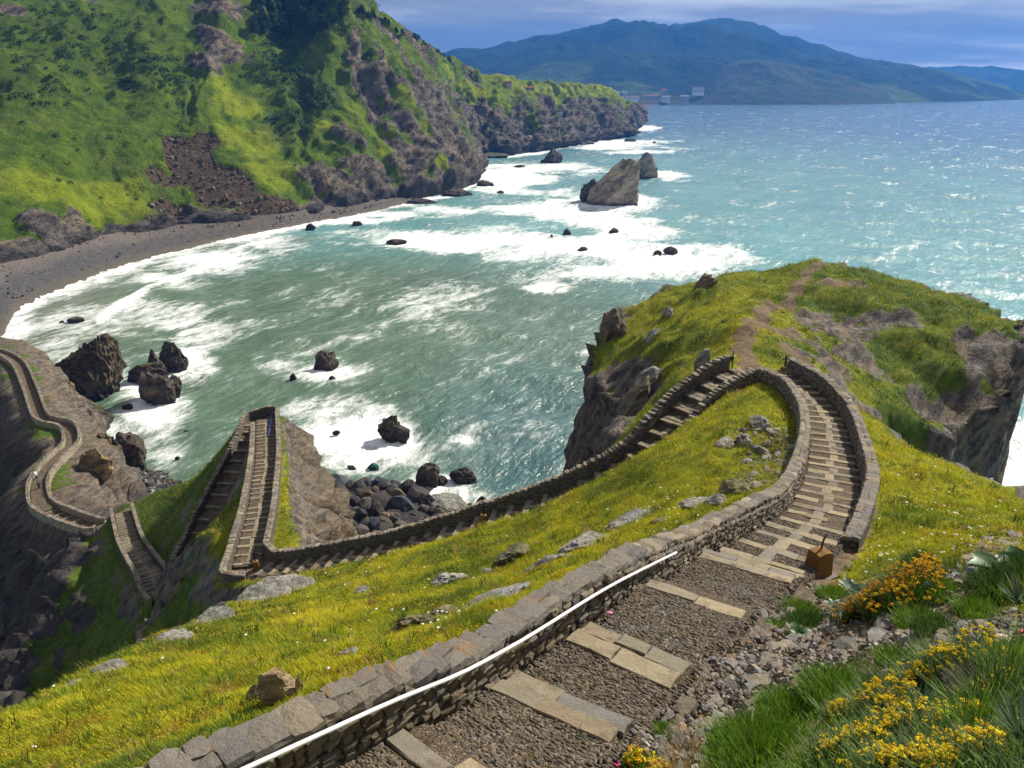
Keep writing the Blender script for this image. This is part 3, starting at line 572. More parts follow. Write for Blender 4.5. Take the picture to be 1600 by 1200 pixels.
c = M.mix(M.ramp(M.math('ADD', k_, M.math('MULTIPLY', M.math('SUBTRACT', M.noise(v, 0.08, 5, 0.6), 0.5), 0.6)), [(0.15, 0.0), (0.45, 1.0)]), M.ramp(n, [(0.3, (0.075, 0.064, 0.055)), (0.7, (0.20, 0.165, 0.14))]), M.ramp(n, [(0.3, (0.030, 0.027, 0.028)), (0.55, (0.075, 0.07, 0.07)), (0.72, (0.20, 0.19, 0.19))]))
c = M.mix(M.ramp(tk_, [(0.45, 0.0), (0.62, 0.8)]), c, M.ramp(n, [(0.3, (0.035, 0.028, 0.024)), (0.7, (0.11, 0.09, 0.075))]))
M.color(M.mix(M.ramp(k_, [(0.72, 0.0), (0.98, 1.0)]), c, (0.10, 0.085, 0.06))); M.bump(n, 0.6, 0.8)
put('beach', me, M.m, kind='structure')

# ------------------------------------------------------------------ far mountains over the bay
def range_mesh(name, ridge, foot, back, nu, nv, rough, seed, mat):
    ridge = np.array([P1(*q) for q in ridge]); foot = np.array([P1(*q) for q in foot]); foot[:, 2] = -2
    n = len(ridge); t = np.linspace(0, n - 1, nu); R3 = crom(ridge, t); tf = np.linspace(0, len(foot) - 1, nu); F3 = crom(foot, tf)
    B3 = R3 + np.array([0, back, 0]); B3[:, 2] = R3[:, 2] * 0.55
    k = np.linspace(0, 1, nv); hump = k ** 0.8
    Vf = F3[:, None] * (1 - k)[None, :, None] + R3[:, None] * k[None, :, None]; Vf[..., 2] = F3[:, None, 2] + (R3[:, None, 2] - F3[:, None, 2]) * hump[None]
    Vk = R3[:, None] * (1 - k[1:])[None, :, None] + B3[:, None] * k[1:][None, :, None]
    Vv = np.concatenate([Vf, Vk], 1); nvv = Vv.shape[1]; Vv = Vv.reshape(-1, 3)
    kk2 = np.tile(np.concatenate([k, 1 + k[1:]]), nu)
    endt = np.repeat(np.sin(np.linspace(0, math.pi, nu)) ** 0.5, nvv)
    dz = endt * rough * (ridged(np.c_[Vv[:, :2] * 0.0011, np.full(len(Vv), seed)], 5) - 0.4) * np.sin(np.clip(kk2, 0, 1) * math.pi) ** 1.5 + rough * 0.06 * fbm(np.c_[Vv[:, :2] * 0.012, np.full(len(Vv), seed)], 3) * sstep(0.02, 0.15, kk2)
    Vv[:, 2] += dz
    return put(name, mesh_np(name, Vv, grid_faces(nu, nvv)), mat, kind='structure')
M = Mat('forest_hill', 1.0, 0.05); v = M.pos(); n = M.noise(v, 0.0022, 6, 0.62); n2 = M.noise(v, 0.012, 6, 0.7)
fc = M.ramp(n2, [(0.30, (0.007, 0.014, 0.010)), (0.55, (0.015, 0.028, 0.016)), (0.75, (0.028, 0.044, 0.020))])
gr = M.ramp(n2, [(0.3, (0.05, 0.085, 0.02)), (0.7, (0.10, 0.14, 0.035))])
zlow = M.N.new('ShaderNodeSeparateXYZ'); M.L.new(v, zlow.inputs[0])
lowf = M.ramp(M.math('DIVIDE', zlow.outputs[2], 400.0), [(0.15, 1.0), (0.55, 0.0)])
M.color(M.mix(M.math('MULTIPLY', M.ramp(n, [(0.48, 0.0), (0.56, 1.0)]), lowf), fc, gr)); M.bump(n2, 60.0, 0.9)
MAT_HILL = M.m
M = Mat('sea_cliff_hill', 1.0, 0.05); v = M.pos(); n = M.noise(v, 0.006, 7, 0.68); n2 = M.noise(M.pos(scale=(1, 1, 0.25)), 0.02, 6, 0.7)
M.color(M.mix(M.ramp(n, [(0.42, 0.0), (0.58, 1.0)]), M.ramp(n2, [(0.3, (0.035, 0.034, 0.03)), (0.7, (0.075, 0.07, 0.055))]), M.ramp(n2, [(0.3, (0.014, 0.03, 0.012)), (0.7, (0.05, 0.085, 0.022))]))); M.bump(n2, 25.0, 0.9)
MAT_SCLIFF = M.m
range_mesh('mountain', [(380, 95, 5200), (560, 92, 5200), (670, 86, 5200), (720, 80, 5200), (780, 72, 5300), (830, 58, 5400), (880, 52, 5500), (925, 43, 5600), (965, 38, 5600), (1000, 41, 5600), (1040, 46, 5600), (1090, 34, 5600), (1130, 28, 5600), (1170, 38, 5600), (1250, 67, 5400), (1310, 84, 5300), (1360, 99, 5200), (1420, 108, 5100), (1500, 124, 5000), (1580, 145, 5000), (1640, 158, 5000)],
           [(300, 163, 3100), (800, 163, 3050), (940, 161, 2950), (1040, 160, 2980), (1200, 162, 3150), (1400, 161, 3250), (1640, 158, 4000)], 1500, 420, 70, 90, 3.3, MAT_HILL)
range_mesh('far_mountain', [(1200, 120, 7500), (1300, 104, 7400), (1400, 104, 7200), (1430, 106, 7100), (1490, 110, 7000), (1540, 120, 6900), (1600, 131, 6800), (1680, 140, 6700), (1800, 147, 6600), (1950, 150, 6500)],
           [(1200, 148, 6000), (1500, 148, 5800), (1750, 148, 5700), (1950, 148.5, 5600)], 1500, 200, 40, 80, 8.1, MAT_HILL)
range_mesh('headland_hill', [(1030, 158, 3060), (1060, 150, 3150), (1085, 142, 3250), (1110, 120, 3400), (1145, 98, 3500), (1175, 93, 3600), (1215, 102, 3700), (1260, 118, 3750), (1310, 132, 3750), (1360, 150, 3700), (1400, 161, 3650)],
           [(1030, 163, 2900), (1090, 164, 2980), (1150, 165, 2960), (1250, 165, 2980), (1330, 165, 3000), (1400, 163.5, 3150)], 900, 260, 50, 60, 5.5, MAT_SCLIFF)

# ------------------------------------------------------------------ materials of the built things
def rubble_mat(name, cols, scale=4.2, obj=False, mortar=(0.045, 0.038, 0.03)):
    M = Mat(name, 0.95, 0.15); v = M.pos(scale=(1, 1, 1.5), obj=obj)
    wv = M.mix(0.10, v, M.noise(v, 3.0, 3, 0.6, out='Color'), 'ADD')
    cell = M.voro(wv, scale, 'F1', 'Color'); ed = M.voro(wv, scale, 'DISTANCE_TO_EDGE'); n = M.noise(M.pos(obj=obj), 7.0, 6, 0.7); big = M.noise(M.pos(obj=obj), 0.5, 4, 0.6)
    cc = M.ramp(M.chan(cell)[0], [(0.0, cols[0]), (0.35, cols[1]), (0.65, cols[2]), (1.0, cols[3])])
    cc = M.mix(0.5, cc, M.mix(n, (0.35, 0.35, 0.35), (1.7, 1.65, 1.6)), 'MULTIPLY')
    cc = M.mix(M.ramp(big, [(0.45, 0.0), (0.7, 0.55)]), cc, (0.10, 0.095, 0.085))
    g = M.ramp(ed, [(0.0, 0.0), (0.09, 1.0)]); M.color(M.mix(g, mortar, cc))
    M.bump(M.math('ADD', M.math('MULTIPLY', g, 0.8), M.math('MULTIPLY', n, 0.5)), 0.06, 1.0); return M.m
MAT_RUBBLE = rubble_mat('rubble_wall', [(0.08, 0.068, 0.052), (0.135, 0.115, 0.088), (0.17, 0.15, 0.12), (0.11, 0.10, 0.092)])
MAT_RUBBLE_PALE = rubble_mat('pale_rubble_wall', [(0.26, 0.22, 0.15), (0.34, 0.29, 0.20), (0.40, 0.35, 0.26), (0.30, 0.27, 0.22)], 2.6)
def stone_mat(name, cols, obj=True, lichen=0.25, scale=6.0):
    M = Mat(name, 0.92, 0.18); v = M.pos(obj=obj); n = M.noise(v, scale, 6, 0.7); n2 = M.noise(M.pos(), 2.3, 5, 0.65)
    c = M.ramp(M.rnd(), [(0.0, cols[0]), (0.3, cols[1]), (0.6, cols[2]), (0.85, cols[3]), (1.0, cols[0])])
    c = M.mix(0.6, c, M.mix(n, (0.35, 0.34, 0.33), (1.6, 1.6, 1.6)), 'MULTIPLY')
    c = M.mix(M.math('MULTIPLY', M.ramp(n2, [(0.60, 0.0), (0.68, 1.0)]), lichen), c, (0.34, 0.16, 0.035))
    M.color(c); M.bump(n, 0.05, 0.8); return M.m
MAT_STONE = stone_mat('wall_stone', [(0.12, 0.095, 0.06), (0.20, 0.165, 0.11), (0.16, 0.145, 0.12), (0.25, 0.215, 0.15)])
MAT_COPING = stone_mat('coping_stone', [(0.15, 0.135, 0.115), (0.185, 0.165, 0.14), (0.15, 0.142, 0.135), (0.21, 0.18, 0.135)], lichen=0.55)
MAT_GREYSTONE = stone_mat('grey_stone', [(0.14, 0.135, 0.13), (0.21, 0.20, 0.19), (0.19, 0.16, 0.125), (0.27, 0.23, 0.175)], lichen=0.35)
def slab_mat():
    M = Mat('sandstone_slab', 0.93, 0.15); v = M.pos(); n = M.noise(M.pos(obj=True), 3.0, 7, 0.72); d = M.noise(v, 2.4, 6, 0.7); g = M.noise(v, 0.7, 4, 0.6); sp = M.noise(v, 22.0, 4, 0.7)
    c = M.ramp(M.rnd(), [(0.0, (0.17, 0.135, 0.09)), (0.25, (0.25, 0.205, 0.14)), (0.5, (0.16, 0.15, 0.135)), (0.75, (0.30, 0.245, 0.155)), (1.0, (0.18, 0.16, 0.125))])
    c = M.mix(0.75, c, M.mix(n, (0.45, 0.44, 0.43), (1.5, 1.5, 1.5)), 'MULTIPLY'); c = M.mix(0.5, c, M.mix(sp, (0.5, 0.5, 0.5), (1.5, 1.5, 1.5)), 'MULTIPLY')
    c = M.mix(M.ramp(d, [(0.52, 0.0), (0.66, 0.75)]), c, (0.10, 0.078, 0.055)); c = M.mix(M.ramp(g, [(0.56, 0.0), (0.7, 0.35)]), c, (0.10, 0.11, 0.04))
    M.color(c); M.bump(M.math('ADD', n, M.math('MULTIPLY', sp, 0.35)), 0.045, 0.9); return M.m
MAT_SLAB = slab_mat()
def col_mat(name, rough=0.9, spec=0.2, trans=0.0, bump=0.0, scale=8.0):
    M = Mat(name, rough, spec); n = M.noise(M.pos(), scale, 4, 0.65); M.color(M.mix(0.7, M.attr('col'), M.mix(n, (0.5, 0.5, 0.5), (1.45, 1.45, 1.45)), 'MULTIPLY'))
    if bump: M.bump(n, bump, 0.8)
    if trans:
        t = M.N.new('ShaderNodeBsdfTranslucent'); M.L.new(M.attr('col'), t.inputs[0]); mx = M.N.new('ShaderNodeMixShader'); mx.inputs[0].default_value = trans
        M.L.new(M.b.outputs[0], mx.inputs[1]); M.L.new(t.outputs[0], mx.inputs[2]); M.L.new(mx.outputs[0], M.N['Material Output'].inputs['Surface'])
    return M.m
MAT_STUFFSTONE = col_mat('loose_stone', bump=0.03, scale=12.0)
MAT_LEAF = col_mat('leaf', 0.6, 0.25, trans=0.35)
MAT_PETAL = col_mat('petal', 0.7, 0.2, trans=0.2)
M = Mat('gravel_path', 0.95, 0.15); v = M.pos(); n = M.noise(v, 1.2, 5, 0.65); vo = M.voro(v, 26.0, 'F1', 'Color'); ve = M.voro(v, 26.0, 'DISTANCE_TO_EDGE')
c = M.mix(M.ramp(n, [(0.4, 0.0), (0.65, 1.0)]), (0.105, 0.080, 0.055), (0.165, 0.135, 0.10)); c = M.mix(0.7, c, M.mix(M.chan(vo)[0], (0.4, 0.4, 0.4), (1.7, 1.65, 1.6)), 'MULTIPLY')
c = M.mix(M.ramp(M.noise(v, 1.7, 5, 0.7), [(0.58, 0.0), (0.66, 0.55)]), c, (0.09, 0.105, 0.02)); M.color(c); M.bump(M.math('ADD', M.ramp(ve, [(0.0, 0.0), (0.2, 1.0)]), n), 0.03, 0.9)
MAT_GRAVEL = M.m

# ------------------------------------------------------------------ placing on the terrain
_Ds = np.geomspace(2.2, 280, 4000)
def ground(u, v_):               # where a line of sight meets the headland
    s = (v_ - 600.0) / F; q = np.stack([(u - 800.0) / F * _Ds, _Ds * (CP - s * SP), EYE - _Ds * (SP + s * CP)], 1)
    h = hgt(q[:, :2]); k = np.where(q[:, 2] < h)[0]
    p = q[k[0]] if len(k) else q[-1]
    return np.array([p[0], p[1], hgt(p[None, :2])[0]])
def stone_shape(seed, rnd=0.55, jit=0.16):
    r = np.random.RandomState(seed); g = [-1, 0, 1]; vs = []; idx = {}
    for x in g:
        for y in g:
            for z in g:
                if max(abs(x), abs(y), abs(z)) == 1: idx[(x, y, z)] = len(vs); vs.append((x, y, z))
    Vq = np.array(vs, float); l = np.linalg.norm(Vq, axis=1); Vq = Vq / (l ** rnd)[:, None]; Vq += r.uniform(-jit, jit, Vq.shape)
    fs = []
    for ax in range(3):
        for sg in (-1, 1):
            for a in (-1, 0):
                for b in (-1, 0):
                    q = []
                    for da, db in ((0, 0), (1, 0), (1, 1), (0, 1)):
                        p = [0, 0, 0]; p[ax] = sg; p[(ax + 1) % 3] = a + da; p[(ax + 2) % 3] = b + db; q.append(idx[tuple(p)])
                    fs.append(q if sg > 0 else q[::-1])
    return Vq * 0.5, np.array(fs)
STONES = [stone_shape(i) for i in range(12)]
STONE_ME = [mesh_np('stone', *s_, smooth=False) for s_ in STONES]
COPE_ME = [mesh_np('coping_stone', *stone_shape(50 + i, 0.36, 0.12), smooth=False) for i in range(12)]
GREY_ME = [mesh_np('grey_stone', *s_, smooth=False) for s_ in STONES]
for m_ in STONE_ME: m_.materials.append(MAT_STONE)
for m_ in COPE_ME: m_.materials.append(MAT_COPING)
for m_ in GREY_ME: m_.materials.append(MAT_GREYSTONE)
QT = lambda F4: np.concatenate([F4[:, [0, 1, 2]], F4[:, [0, 2, 3]]])
OCT_V = np.array([(1, 0, 0), (-1, 0, 0), (0, 1, 0), (0, -1, 0), (0, 0, 1), (0, 0, -1)], float); OCT_F = np.array([(0, 2, 4), (2, 1, 4), (1, 3, 4), (3, 0, 4), (2, 0, 5), (1, 2, 5), (3, 1, 5), (0, 3, 5)])

# ------------------------------------------------------------------ stairways: stepped floors and stone slabs
def leg_at(leg, s):
    p, ss = LEG[leg]; q = np.array([np.interp(s, ss, p[:, k]) for k in range(4)]); e = 0.3
    a = np.array([np.interp(s - e, ss, p[:, k]) for k in range(2)]); b = np.array([np.interp(s + e, ss, p[:, k]) for k in range(2)]); t = b - a; t /= np.linalg.norm(t)
    return q, t, np.array([-t[1], t[0]])
RISE = 0.6; RISES = {'near': 0.38}
def stair_z(leg, rows, s):
    """floor height along a leg: gently sloping treads, a drop behind each row of slabs"""
    p, ss = LEG[leg]; e = np.concatenate([[ss[0] - 1e-3], rows, [ss[-1] + 1e-3]])
    i = np.clip(np.searchsorted(e, s, side='right') - 1, 0, len(e) - 2); mid = (e[i] + e[i + 1]) / 2
    zl = np.interp(s, ss, p[:, 2]); zm = np.interp(mid, ss, p[:, 2]); return zm + (1 - RISES.get(leg, RISE)) * (zl - zm)
def slab_mesh(r, corners, th):
    """an irregular flagstone: corners (4,2) in plan around the origin"""
    pts = []
    for k in range(4):
        a = corners[k]; b = corners[(k + 1) % 4]; L_ = np.linalg.norm(b - a)
        pts.append(a)
        if L_ > 0.28: pts.append(a + (b - a) * r.uniform(0.35, 0.65) + r.normal(0, 0.012, 2))
    pts = np.array(pts) + r.normal(0, 0.010, (len(pts), 2)); n = len(pts); c = pts.mean(0)
    inn_ = c + (pts - c) * (1 - 0.018 / np.maximum(np.linalg.norm(pts - c, axis=1), 0.1))[:, None]
    zt = r.normal(0, 0.006, n)
    Vq = [(*q, -th) for q in pts] + [(*q, -0.018) for q in pts] + [(*q, z_) for q, z_ in zip(inn_, zt)]
    fs = [tuple(range(2 * n, 3 * n))]
    for ring in (0, 1):
        for k in range(n): fs.append((ring * n + k, ring * n + (k + 1) % n, (ring + 1) * n + (k + 1) % n, (ring + 1) * n + k))
    me_ = bpy.data.meshes.new('slab'); me_.from_pydata([tuple(q) for q in Vq], [], fs); me_.update(); return me_
def stairs(leg, rows, label, depth=0.34, double=(), centre=False, mat=None, a0=-0.96, a1=0.96, seed=0, tilt=0.0, pieces=(2, 3)):
    r = np.random.RandomState(seed); p, ss = LEG[leg]; rows = np.array(rows)
    fine = np.unique(np.concatenate([np.arange(ss[0], ss[-1], 0.2), rows - 0.004, rows + 0.004]))
    zz = stair_z(leg, rows, fine); nc = 9; Vq = []
    for s_, z_ in zip(fine, zz):
        q, t, n = leg_at(leg, s_)
        for k in np.linspace(-1, 1, nc): Vq.append((*(q[:2] + n * k * (q[3] + (0.12 if abs(k) < 1 else 0.3))), z_ - (0.3 if abs(k) == 1 else 0)))
    Vq = np.array(Vq); Vq[:, 2] += 0.02 * fbm(np.c_[Vq[:, :2] * 2.5, np.zeros(len(Vq))], 3)
    root = put('stairway', mesh_np('stairway', Vq, grid_faces(len(fine), nc)[:, ::-1], False), mat or MAT_GRAVEL, kind='structure', label=label)
    def slab(s0, s1, n0, n1, th=0.13, lift=0.02):
        qm, t, n = leg_at(leg, (s0 + s1) / 2); zA, zB = stair_z(leg, rows, np.array([s0 + 0.01, s1 - 0.01])); z_ = (zA + zB) / 2 + lift + (0.010 if leg == 'near' else 0.035); tl = math.atan2(zA - zB, s1 - s0) * 0.85
        cs = np.array([[s0 - (s0 + s1) / 2, n0], [s1 - (s0 + s1) / 2, n0], [s1 - (s0 + s1) / 2, n1], [s0 - (s0 + s1) / 2, n1]]); nm = (n0 + n1) / 2
        o = put('slab', slab_mesh(r, cs - [0, nm], th), MAT_SLAB, root, loc=(*(qm[:2] + n * nm), z_ + r.uniform(-0.008, 0.012)), rot=(r.normal(0, 0.008), r.normal(0, 0.012) + tl, math.atan2(t[1], t[0])))
    for i, s_ in enumerate(rows):
        q, t, n = leg_at(leg, s_); hw = q[3]
        for rr in range(2 if i in double else 1):
            k = r.randint(pieces[0], pieces[1] + 1); cut = np.sort(np.concatenate([[a0], np.linspace(a0, a1, k + 1)[1:-1] + r.uniform(-0.16, 0.16, k - 1), [a1]])) * hw
            cut[0] += r.uniform(0, 0.12); cut[-1] -= r.uniform(0, 0.12)
            d = depth * r.uniform(0.85, 1.2)
            for a, b in zip(cut[:-1], cut[1:]): slab(s_ - d * (rr + 1) + r.uniform(-0.07, 0.04), s_ - d * rr - 0.012 + r.uniform(-0.05, 0.03) * (rr == 0), a + 0.003, b - 0.003, lift=0.02 + 0.015 * rr)
        if centre and i > 0 and rows[i] - rows[i - 1] > depth + 0.25 and rows[i] - rows[i - 1] < 2.2:
            w = 0.17; c0 = r.uniform(-0.12, 0.10) * hw; slab(rows[i - 1] + 0.02, s_ - depth * 1.15, c0 - w, c0 + w, lift=0.008)
    return root
pn, sn = LEG['near']; tn = tangents2(pn); nn2 = np.stack([-tn[:, 1], tn[:, 0]], 1); Ledge = pn[:, :3].copy(); Ledge[:, :2] += nn2 * pn[:, 3:4]
LP = pix(Ledge)
def s_of(u, v_): return sn[((LP - (u, v_)) ** 2).sum(1).argmin()]
rows_near = [s_of(*q) for q in [(330, 1270), (500, 1200), (655, 1130), (795, 1052), (915, 975), (1012, 908), (1092, 870)]]
s_ = rows_near[-1]
while s_ < sn[-1] - 0.7: s_ += 1.5 if s_ < rows_near[6] + 4 else 1.28; rows_near.append(s_)
stairs('near', rows_near, 'wide cobbled stairway with sandstone slab steps beside the railed wall', 0.34, double=(0, 1, 2, 3, 4, 5, 6, 7), centre=True, seed=3, a1=0.92)
def rows_every(leg, d, s0=0.5): return list(np.arange(s0, LEG[leg][1][-1] - 0.2, d))
stairs('low', rows_every('low', 1.25), 'stairway running down behind the meadow from the hairpin bend', 0.36, centre=True, seed=5, double=(1, 2, 3, 4, 5, 6))
stairs('spur_out', rows_every('spur_out', 1.25), 'straight ladder-like stairway out to the tip of the rocky spur', 0.30, centre=True, seed=7)
stairs('spur_back', rows_every('spur_back', 1.7), 'shaded stairway descending the left side of the spur', 0.30, seed=9)
stairs('lower', rows_every('lower', 0.85), 'steep curved stairway of many narrow steps above the causeway', 0.34, seed=11, centre=True, pieces=(1, 2))
stairs('causeway', rows_every('causeway', 2.4, 4.0)[:6], 'paved walkway along the top of the stone causeway', 0.3, seed=13, pieces=(1, 2))

# cobbles set on edge between the near steps
def cobbles():
    r = np.random.RandomState(5); Vs = []; s_list = []
    t_s = r.uniform(0.5, 24, 30000); kx = r.uniform(-1, 0.95, len(t_s)); rw_ = np.array(rows_near); gap = (rw_[np.clip(np.searchsorted(rw_, t_s), 0, len(rw_) - 1)] - t_s); keep = (r.rand(len(t_s)) < np.interp(t_s, [0, 12, 24], [1, 0.8, 0.45])) & ((gap < 0) | (gap > np.where(t_s < rows_near[7], 0.70, 0.35)) | (kx < -0.93)); t_s = t_s[keep]; kx = kx[keep]
    p, ss = LEG['near']; C = np.stack([np.interp(t_s, ss, p[:, k]) for k in range(4)], 1); tx = np.stack([np.interp(t_s, ss, tn[:, k]) for k in range(2)], 1)
    rows = np.array(rows_near); zf = stair_z('near', rows, t_s); pos = np.c_[C[:, :2] + np.c_[-tx[:, 1], tx[:, 0]] * (kx * (C[:, 3] + 0.05))[:, None], zf]
    pos[:, 2] += 0.02 * fbm(np.c_[pos[:, :2] * 2.5, np.zeros(len(pos))], 3) - 0.006
    nm = fbm(np.c_[pos[:, :2] * 1.1, np.ones(len(pos))], 3)
    a = np.arctan2(tx[:, 1], tx[:, 0]) + r.normal(0.0, 0.30, len(a_ := t_s)) + 1.57 * (r.rand(len(t_s)) < 0.2)
    M3 = np.zeros((len(a), 3, 3)); sx_ = r.uniform(0.016, 0.03, len(a)); sy_ = r.uniform(0.035, 0.07, len(a)); sz_ = r.uniform(0.018, 0.04, len(a))
    M3[:, 0, 0] = np.cos(a) * sx_; M3[:, 1, 0] = np.sin(a) * sx_; M3[:, 0, 1] = -np.sin(a) * sy_; M3[:, 1, 1] = np.cos(a) * sy_; M3[:, 2, 2] = sz_
    base = np.array([(0.115, 0.088, 0.062), (0.155, 0.122, 0.085), (0.13, 0.115, 0.098), (0.085, 0.066, 0.05)])[r.randint(0, 4, len(a))]; blue = (nm > 0.35) & (r.rand(len(a)) < 0.5); base[blue] = (0.15, 0.14, 0.13)
    base *= r.uniform(0.7, 1.35, (len(a), 1)); v0, f0 = ico(1)
    Vq, T, C_ = many(v0, f0, M3, pos, base); me_ = mesh_np('cobbles', Vq, T, True); attr_color(me_, 'col', C_)
    put('cobbles', me_, MAT_STUFFSTONE, kind='stuff', label='small cobbles set on edge between the slab steps', category='cobbles')
cobbles()

# ------------------------------------------------------------------ parapet walls
def wall_core(pts, h, th, down=1.4, seed=0, step=0.22):
    q, s = resample(pts, step); t = tangents2(q); n = np.stack([-t[:, 1], t[:, 0]], 1); H_ = np.broadcast_to(np.interp(s / s[-1], np.linspace(0, 1, len(np.atleast_1d(h))), np.atleast_1d(h)), s.shape)
    prof_ = [(-1, -1.0, 1), (-1.02, 0.0, 0), (-1, 0.35, 0), (-0.98, 0.66, 0), (-0.93, 0.84, 0), (-0.62, 0.91, 0), (0, 0.92, 0), (0.62, 0.91, 0), (0.93, 0.84, 0), (0.98, 0.66, 0), (1, 0.35, 0), (1.02, 0.0, 0), (1, -1.0, 1)]
    Vq = np.array([[(*(q[i, :2] + n[i] * a * th / 2), q[i, 2] + (-down if u_ else b * H_[i])) for a, b, u_ in prof_] for i in range(len(q))]).reshape(-1, 3)
    nz = fbm(Vq * 2.2 + seed, 4); nz2 = fbm(Vq * 0.6 + seed, 2); nr = np.repeat(n, len(prof_), 0); sgn = np.tile([np.sign(a_) for a_, _, _ in prof_], len(q))
    Vq[:, :2] += nr * (sgn * 0.035 * nz)[:, None]; Vq[:, 2] += np.tile([0 if u_ else b for _, b, u_ in prof_], len(q)) * (0.05 * nz + 0.07 * nz2)
    k = len(prof_); Fq = grid_faces(len(q), k)
    cap = [list(range(k))[::-1], [(len(q) - 1) * k + j for j in range(k)]]
    me_ = bpy.data.meshes.new('wall'); me_.from_pydata(Vq.tolist(), [], Fq[:, ::-1].tolist() + cap); me_.update(); return me_, q, s, t, n, H_
def wall_stones(root, q, s, t, n, H_, th, faces, r, singles, cope=True, s_lim=1e9, size=1.0, cope_len=0.26, grey=False):
    """coping and face stones; the nearest become parts of their own, the rest one mass"""
    items = []
    def row_at(ss_): return np.array([np.interp(ss_, s, q[:, k]) for k in range(3)]), np.array([np.interp(ss_, s, t[:, k]) for k in range(2)]), np.array([np.interp(ss_, s, n[:, k]) for k in range(2)]), np.interp(ss_, s, H_)
    if cope:
        x = 0.0
        while x < min(s[-1], s_lim):
            w = cope_len * r.uniform(0.45, 1.35); k = 1 if r.rand() < 0.4 else 2
            c, tt_, nn_, hh = row_at(x + w / 2); c2 = c.copy(); c2[2] += 0.07 * float(fbm(np.array([[*(c[:2] * 0.6), c[2] * 0.6]]), 2)[0])
            for j in range(k):
                o = 0 if k == 1 else (j - 0.5) * th * 0.5
                items.append(('coping_stone', np.array([*(c2[:2] + nn_ * o), c2[2] + hh * 1.0 - 0.045 + r.normal(0, 0.012)]), (w * 1.10, th / k * 1.16, 0.17 * r.uniform(0.85, 1.15)), math.atan2(tt_[1], tt_[0]) + r.normal(0, 0.05)))
            x += w
    for side in faces:
        z_ = 0.02
        while z_ < 0.80:
            rh_ = r.uniform(0.09, 0.17) * size; x = r.uniform(0, 0.2)
            while x < min(s[-1], s_lim):
                w = r.uniform(0.11, 0.34) * size; c, tt_, nn_, hh = row_at(x + w / 2)
                if z_ + rh_ < hh * 0.92 and r.rand() < 0.94:
                    items.append(('stone', np.array([*(c[:2] + nn_ * side * (th / 2 - 0.015)), c[2] + z_ + rh_ / 2 + r.normal(0, 0.02)]), (w * 0.96, 0.17 * r.uniform(0.7, 1.25), rh_ * r.uniform(0.85, 1.1)), math.atan2(tt_[1], tt_[0]) + r.normal(0, 0.10)))
                x += w
            z_ += rh_ * 0.98
    if not items: return
    pos = np.array([i[1] for i in items]); px = pix(pos); dep = pos[:, 1] * CP + (EYE - pos[:, 2]) * SP
    vis = (px[:, 0] > -20) & (px[:, 0] < 1620) & (px[:, 1] > 0) & (px[:, 1] < 1215); order = np.argsort(np.where(vis, dep - 3.0 * (np.array([i[0] == 'coping_stone' for i in items])), 1e9))
    single = set(order[:min(singles, int(vis.sum()))].tolist()); soup = Soup()
    pal = [(0.11, 0.09, 0.066), (0.155, 0.13, 0.095), (0.13, 0.118, 0.105), (0.19, 0.16, 0.12)]
    for j, (nm, c, sz, a) in enumerate(items):
        k = r.randint(len(STONES)); rx_, ry_ = r.normal(0, 0.09), r.normal(0, 0.07)
        if j in single:
            mm = (GREY_ME if grey else COPE_ME if nm == 'coping_stone' else STONE_ME)[k]; o = put(nm, mm, None, root, loc=Vector(c) - root.location, rot=(rx_, ry_, a), scale=sz)
        else:
            Vq, Fq = STONES[k]; R3 = rotz(a) @ np.array([[1, 0, 0], [0, 1, -rx_], [0, rx_, 1]]); soup.add((Vq * sz) @ R3.T + c - np.array(root.location), QT(Fq), np.array(pal[r.randint(4)]) * r.uniform(0.75, 1.25) * (1.25 if nm == 'coping_stone' else 1))
    if soup.n: put('small_stones', soup.mesh('small_stones'), MAT_STUFFSTONE, root, kind='stuff')
def wall(name, label, pts, h, th=0.42, faces=(), singles=0, seed=0, down=1.4, mat=None, cope=True, size=1.0, cope_len=0.34, s_lim=1e9):
    pts = np.asarray(pts); base = pts[0].copy(); me_, q, s, t, n, H_ = wall_core(pts, h, th, down, seed)
    root = thing(name, label, 'wall', base)
    Vq = np.empty(len(me_.vertices) * 3, np.float32); me_.vertices.foreach_get('co', Vq); me_.vertices.foreach_set('co', (Vq.reshape(-1, 3) - base).ravel()); me_.update()
    for pl in me_.polygons: pl.use_smooth = True
    put('wall_core', me_, mat or MAT_RUBBLE, root)
    wall_stones(root, q, s, t, n, H_, th, faces, np.random.RandomState(seed), singles, cope, s_lim, size, cope_len)
    return root
low_in = edge('low', 1, 1.2, 15, 0.16); near_L = edge('near', 1, 0, sn[-1] - 0.6, 0.2)
wall('parapet_wall', 'long stone wall carrying the white handrail, curling round the hairpin bend', np.concatenate([near_L, low_in]), [0.60, 0.62, 0.68, 0.74, 0.78] + [0.80] * 9 + [0.78, 0.75, 0.7, 0.6, 0.45, 0.25], 0.46, faces=(-1, 1), singles=290, seed=21, down=2.2)
iR = s_of(1210, 838)
wall('parapet_wall', 'curved outer wall on the right of the stepped bend, by the flowery meadow', edge('near', -1, iR, sn[-1], 0.2), [0.25, 0.7, 0.9] + [0.95] * 12, 0.46, faces=(1,), singles=60, seed=22)
w3 = np.concatenate([edge('low', -1, 1.6, LEG['low'][1][-1] - 1.3, 0.2), edge('spur_out', -1, 1.6, None, 0.2)])
wall('parapet_wall', 'long dark wall along the lower stairway, turning the corner out to the spur tip', w3, [0.95] * 20, 0.46, faces=(), seed=23, down=2.5, cope_len=0.4)
